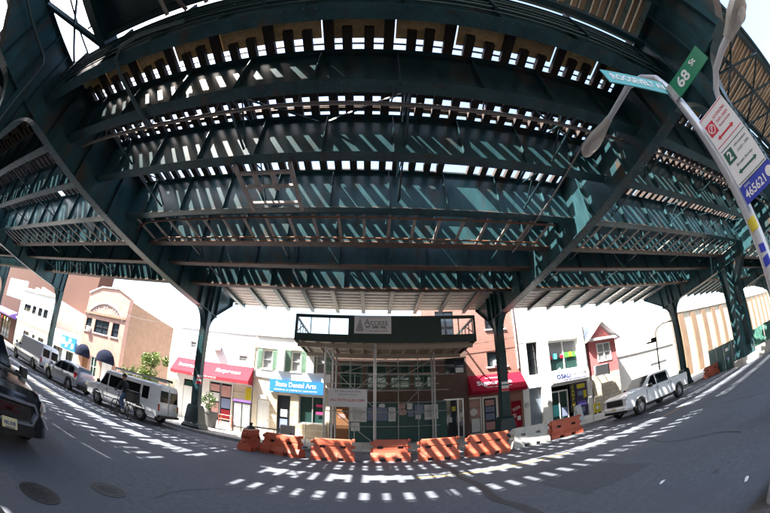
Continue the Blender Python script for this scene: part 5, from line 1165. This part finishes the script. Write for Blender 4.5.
# column posters
for x, y, z, w_, lab in ((-8.98, 15.76, 2.85, .34, 'red and white sticker wrapped on the steel column by the red awning'), (6.65, 15.76, 3.0, .4, 'white and red no parking sticker on the column in front of the print shop')):
    t = thing('column_notice', lab, 'notice', (x, y, z)); mk('sheet', B().box(-w_ / 2, w_ / 2, -.015, -.003, -.25, .25), SIGNW, t); mk('band', B().box(-w_ / 2, w_ / 2, -.018, -.0155, -.24, -.1), SRED, t); mk('band', B().box(-w_ / 2, w_ / 2, -.018, -.0155, .05, .12), SGRN2 if x > 0 else SRED, t)
# curved lamp post in front of the concrete hall
t = thing('street_lamp', 'slender dark lamp post with a curved top before the concrete hall', 'street lamp', (20.4, 17.0, .15))
mk('pole', B().tube([(0, 0, 0), (.06, 0, 2.9), (.2, 0, 4.5), (.32, 0, 4.85), (.65, 0, 5.1), (1.5, 0, 5.37), (2.5, 0, 5.42)], [.08, .06, .05, .05, .045, .04, .04], 8), TRIM, t)
mk('lamp_head', B().rings([[(2.4, -.08, 5.38), (2.4, .08, 5.38), (2.4, .08, 5.48), (2.4, -.08, 5.48)], [(3.0, -.14, 5.36), (3.0, .14, 5.36), (3.0, .12, 5.46), (3.0, -.12, 5.46)]]), LAMPG, t)
mk('side_lantern', B().bbox(-1.05, .0, -.18, .18, 4.05, 4.17, .04).bbox(-.45, .05, -.12, .12, 4.173, 4.42, .04), TRIM, t)
mk('base', B().lathe([(.2, 0), (.2, .35), (.1, .5)], 10), TRIM, t)
# heavy twin column and site enclosure at the east end
t = thing('heavy_column', 'massive dark green built up steel column in the roadway at the east end', 'column', (23.2, 10.0, 0), R(-25))
b = B()
for x in (-.72, .28): b.box(x, x + .44, -.5, -.46, .0, 6.68).box(x, x + .44, .46, .5, 0, 6.68).box(x + .2, x + .24, -.458, .458, 0, 6.68)
mk('shaft', b, STEEL, t); mk('tie_plate', B().box(-.28, .28, -.47, -.45, .3, 1.2).box(-.28, .28, -.47, -.45, 3.2, 3.8).box(-.28, .28, -.47, -.45, 5.4, 6.6), STEELD, t)
mk('foot', B().bbox(-.95, .95, -.65, .65, 0, .5, .06), CONC, t)
mk('bracket', B().rings([[(x_, -.5, 6.66), (x_ + .44, -.5, 6.66), (x_ + .44, -.5, 5.2), (x_, -.5, 5.2)] if k else [(x_, -2.6, 6.66), (x_ + .44, -2.6, 6.66), (x_ + .44, -2.6, 6.5), (x_, -2.6, 6.5)] for x_ in (-.25,) for k in (0, 1)]), STEEL, t)
t = thing('site_enclosure', 'dark green site panels closing the pavement between the last column and the heavy column', 'fence', (24.5, 12.8, 0))
p0, p1 = Vector((25.6, 15.0, 0)), Vector((23.6, 10.6, 0))
for k in range(4):
    a = p0.lerp(p1, k / 4) - Vector((24.5, 12.8, 0)); e = p0.lerp(p1, (k + .96) / 4) - Vector((24.5, 12.8, 0))
    pn = mk('panel', B().bar(a + Vector((0, 0, 1.0)), e + Vector((0, 0, 1.0)), .05, 2.0), HOARD, t); d = (e - a).normalized(); nrm = Vector((d.y, -d.x, 0)) * .03
    if k in (2, 3):
        for z in (.85, 1.5): mk('notice', B().bar(a.lerp(e, .25) + nrm + Vector((0, 0, z)), a.lerp(e, .6) + nrm + Vector((0, 0, z)), .01, .22), SIGNW if z > 1 else PAPERB, pn)
for k in range(5):
    a = p0.lerp(p1, k / 4) - Vector((24.5, 12.8, 0)); mk('post', B().tube([a, a + Vector((0, 0, 2.15))], .04, 8), GALV, t)
t = thing('mesh_fence', 'green netted fence standing on pale concrete blocks beyond the heavy column', 'fence', (24.6, 7.6, 0))
q0, q1 = Vector((-.9, 2.0, 0)), Vector((.8, -3.0, 0))
NET = mat('green_netting', (.04, .14, .11), .7, var=.4, scale=9)
for k in range(4):
    a, e = q0.lerp(q1, k / 4), q0.lerp(q1, (k + .97) / 4)
    mk('concrete_block', B().bar(a + Vector((0, 0, .13)), e + Vector((0, 0, .13)), .6, .26).bar(a + Vector((0, 0, .5)), e + Vector((0, 0, .5)), .3, .48), CONC, t)
    b = B(); n = 14; vs = []; fs = []
    for i in range(n + 1):
        for j in range(5):
            p = a.lerp(e, i / n); vs.append((p.x + .04 * math.sin(i * 1.9 + j), p.y + .03 * math.cos(i * 1.3), .76 + j * .3 - .05 * math.sin(i / n * math.pi) * (j == 4)))
    for i in range(n):
        for j in range(4): fs.append((i * 5 + j, (i + 1) * 5 + j, (i + 1) * 5 + j + 1, i * 5 + j + 1))
    b.faces(vs, fs); mk('netting', b, NET, t)
    mk('post', B().tube([a + Vector((0, 0, .74)), a + Vector((0, 0, 2.1))], .03, 6), GALV, t)

# ------------------------------------------------------------------ near street light with its signs
PXY = Vector((3.185, .868, 0))
t = thing('street_light_pole', 'grey street light pole with two curved lamp arms at the near kerb', 'street light', (PXY.x, PXY.y, .14))
zz = lambda z: z - .14
mk('pole', B().tube([(0, 0, 0), (0, 0, zz(3.4)), (0, 0, zz(4.35)), (-.0, .05, zz(4.68)), (-.02, .2, zz(4.88)), (-.05, .45, zz(5.0)), (-.06, .75, zz(5.0)), (-.08, 1.05, zz(4.99))], [.085, .07, .06, .055, .05, .045, .042, .042], 12), POLEP, t, smooth=True)
mk('base', B().lathe([(.16, 0), (.16, .5), (.12, .6), (.085, .7)], 12), POLEP, t)
def lamp(parent, p, d, up_, L=.72):
    d = Vector(d).normalized(); s_ = d.cross(Vector((0, 0, 1))).normalized(); n_ = s_.cross(d); p = Vector(p); rs = []
    for u, w_, h0, h1 in ((0, .045, -.045, .05), (.18, .06, -.055, .065), (.3, .085, -.06, .08), (.5, .12, -.065, .1), (.75, .13, -.06, .105), (.92, .1, -.05, .08), (1, .045, -.03, .04)):
        c_ = p + d * u * L; rs.append([c_ + s_ * a * w_ + n_ * h for a, h in ((-1, h0 * .4), (-.6, h0), (.6, h0), (1, h0 * .4), (.85, h1 * .6), (.4, h1), (-.4, h1), (-.85, h1 * .6))])
    h = mk('lamp_head', B().rings(rs), LAMPG, parent, smooth=50)
    b = B(); c_ = p + d * .62 * L - n_ * .067
    b.rings([[c_ + d * .2 * L * math.cos(a) * r_ + s_ * .09 * math.sin(a) * r_ - n_ * q for a in [2 * math.pi * k / 14 for k in range(14)]] for r_, q in ((1, 0), (.85, .012), (.4, .02))]); mk('lens', b, mat('lamp_lens', (.5, .49, .45), .2, spec=.6) if 'lamp_lens' not in MC else MC['lamp_lens'], h, smooth=True)
lamp(t, (-.08, 1.05, zz(4.99)), (-.03, 1, .02), 0, .8)
mk('side_arm', B().tube([(.0, -.04, zz(3.35)), (.02, -.2, zz(3.45)), (.02, -.36, zz(3.65)), (.01, -.5, zz(3.87)), (0, -.68, zz(3.99)), (-.01, -.95, zz(4.03)), (-.01, -1.12, zz(4.03))], .038, 10), POLEP, t, smooth=True)
lamp(t, (-.01, -1.1, zz(4.03)), (0, -1, .03), 0, .62)
def sign(name, label, loc, rz, w_, h, m, cat='sign'):
    s = thing(name, label, cat, loc, rz); mk('plate', B().box(0, w_, -.006, .006, -h / 2, h / 2), m, s); return s
# 68 St plate runs back along the side street: local x along the plate, facing the camera (local -y)
a68 = math.atan2(-.99, .14)
s = sign('street_sign', 'green 68 St street name sign fixed to the light pole', (PXY.x - .07, PXY.y - .05, 4.28), a68, .68, .235, SGREEN)
text('lettering', '68', .185, SIGNW, s, (.22, -.008, -.005), width=.22, bold=.02); text('lettering', 'St', .1, SIGNW, s, (.47, -.008, .03), width=.1, bold=.02)
mk('bracket', B().box(-.06, .02, -.02, .02, -.11, .11), GALV, s)
s = sign('street_sign', 'pale brightly lit green Roosevelt Av street name sign seen from below on the light pole', (PXY.x - .98, PXY.y + .2, 4.42), math.atan2(-.19, .97), .96, .235, mat('lit_sign_green', (.09, .4, .4), .35, var=.06))  # sign green made paler in the base colour to imitate bright light on it
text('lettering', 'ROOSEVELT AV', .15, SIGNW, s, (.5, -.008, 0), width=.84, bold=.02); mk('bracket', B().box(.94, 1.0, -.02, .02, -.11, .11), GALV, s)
s = sign('parking_sign', 'white parking rules sign with red and green arrows on the light pole', (PXY.x - .1, PXY.y - .06, 3.36), a68, .45, .8, SIGNW)
for z0, m_ in ((.385, SRED), (.03, SRED), (-.02, SGRN2), (-.385, SGRN2)): mk('border', B().box(.015, .435, -.0075, -.0065, z0 - .004, z0 + .004), m_, s)
mk('no_parking_mark', B().box(.025, .155, -.0085, -.0065, .16, .3), SRED, s); b = B().rings([[(.09 + r_ * math.cos(a), -.0095, .23 + r_ * math.sin(a)) for a in [2 * math.pi * k / 20 for k in range(20)]] for r_ in (.05, .04)], cap=False); b.bar((.06, -.0095, .2), (.12, -.0095, .26), .003, .01); mk('no_parking_ring', b, SIGNW, s); text('lettering', 'P', .06, SIGNW, s, (.09, -.01, .23), ext=.001)
text('lettering', 'NO STANDING', .048, SRED, s, (.29, -.008, .3), width=.22, ext=.001); text('lettering', '7AM-10AM', .045, SRED, s, (.29, -.008, .24), width=.2, ext=.001); text('lettering', 'Except Sunday', .03, SRED, s, (.29, -.008, .19), width=.2, ext=.001)
def arrow(m_, z, x0, x1):
    b = B().box(x0 + .03, x1 - .03, -.0085, -.0065, z - .01, z + .01).poly([(x0, -.008, z), (x0 + .045, -.008, z - .026), (x0 + .045, -.008, z + .026)]).poly([(x1, -.008, z), (x1 - .045, -.008, z + .026), (x1 - .045, -.008, z - .026)]); mk('arrow', b, m_, s)
arrow(SRED, .1, .08, .36); arrow(SGRN2, -.3, .08, .38)
mk('hour_box', B().box(.03, .16, -.0085, -.0065, -.18, -.05), SGRN2, s); text('lettering', '2', .12, SIGNW, s, (.095, -.01, -.115), bold=.03, ext=.001)
text('lettering', 'HMP Commercial', .035, SGRN2, s, (.3, -.008, -.07), width=.2, ext=.001); text('lettering', '10AM - 7PM', .04, SGRN2, s, (.3, -.008, -.13), width=.2, ext=.001); text('lettering', 'Except Sunday', .032, SGRN2, s, (.24, -.008, -.23), width=.26, ext=.001)
s = sign('zone_sign', 'blue parking zone sign reading 465621 under the white parking sign', (PXY.x - .1, PXY.y - .06, 2.865), a68, .47, .17, BLUEB)
text('lettering', '465621', .11, SIGNW, s, (.19, -.008, -.015), width=.3, bold=.02, ext=.001); text('lettering', 'ZONE', .03, SIGNW, s, (.1, -.008, .06), ext=.001)
mk('phone_mark', B().lathe([(.05, -.008), (.05, -.0065)], 16, (.41, 0, 0), 'y').box(.395, .425, -.0095, -.0085, -.03, .03), SIGNW, s)
for z, m_, lab, w_, rz in ((2.62, YELS, 'yellow sticker on the light pole below the blue sign', .11, 8), (2.4, BLUEB, 'upper blue sticker on the light pole', .07, -10), (2.27, BLUEB, 'lower blue sticker on the light pole', .08, 12)):
    u = Vector((-PXY.x, -PXY.y, 0)).normalized(); a0 = math.atan2(u.y, u.x); b = B(); n = 6; hh = w_ * .55
    b.rings([[(.077 * math.cos(a0 + (k / n - .5) * w_ / .077), .077 * math.sin(a0 + (k / n - .5) * w_ / .077), zq + .01 * math.sin(R(rz)) * k) for k in range(n + 1)] for zq in (-hh, hh)], close=False, cap=False)
    props(mk('sticker', b, m_, None, (PXY.x, PXY.y, z)), lab, 'sticker', 'stickers on the light pole')
# litter
for x, y, lab in ((4.21, 3.5, 'small white scrap of paper lying on the asphalt'), (4.1, 1.75, 'crumpled white paper cup lid beside the near kerb')):
    b = B().rings([[(-.09, -.02, .005), (.0, -.035, .012), (.09, -.01, .005), (.08, .025, .006), (-.02, .03, .02), (-.1, .02, .006)], [(-.08, -.015, .012), (.0, -.03, .022), (.08, -.01, .01), (.07, .02, .012), (-.02, .025, .03), (-.09, .02, .012)]])
    props(mk('litter', b, SIGNW, None, (x, y, .002), (0, 0, .3)), lab, 'litter')

# ------------------------------------------------------------------ every loose repeat of a part becomes a part of its own
def islands(o):
    me = o.data; par = list(range(len(me.vertices)))
    def fd(a):
        while par[a] != a: par[a] = par[par[a]]; a = par[a]
        return a
    for e in me.edges:
        a, c = fd(e.vertices[0]), fd(e.vertices[1])
        if a != c: par[a] = c
    g = {}
    for p in me.polygons: g.setdefault(fd(p.vertices[0]), []).append(p)
    if len(g) < 2: return
    vs = [v.co.copy() for v in me.vertices]; sm = any(p.use_smooth for p in me.polygons)
    for k, ps in enumerate(g.values()):
        idx = {}; fs = []
        for p in ps: fs.append([idx.setdefault(v, len(idx)) for v in p.vertices])
        nm = bpy.data.meshes.new(me.name); nm.from_pydata([vs[v] for v in idx], [], fs)
        for m in me.materials: nm.materials.append(m)
        nm.polygons.foreach_set('material_index', [p.material_index for p in ps]); nm.polygons.foreach_set('use_smooth', [sm] * len(ps))
        if sm: nm.set_sharp_from_angle(angle=R(35))
        if k == 0: first = nm
        else:
            c = o.copy(); c.data = nm; col.objects.link(c)
    o.data = first
for o in list(bpy.data.objects):
    if o.type == 'MESH' and o.parent and not o.children and o.name.split('.')[0] in ('lamp_arm', 'sign_bracket', 'bumper', 'door_handle', 'stone_facing', 'upper_render', 'tie_plate', 'underside_pipes', 'platform_canopy', 'sun_block_panel', 'platform_beam', 'end_bracing', 'platform_lattice', 'bargeboard', 'parapet', 'poster_panel', 'crank'): islands(o)
for o in bpy.data.objects:
    if o.name.split('.')[0] == 'underside_pipes': o.name = 'underside_pipe'
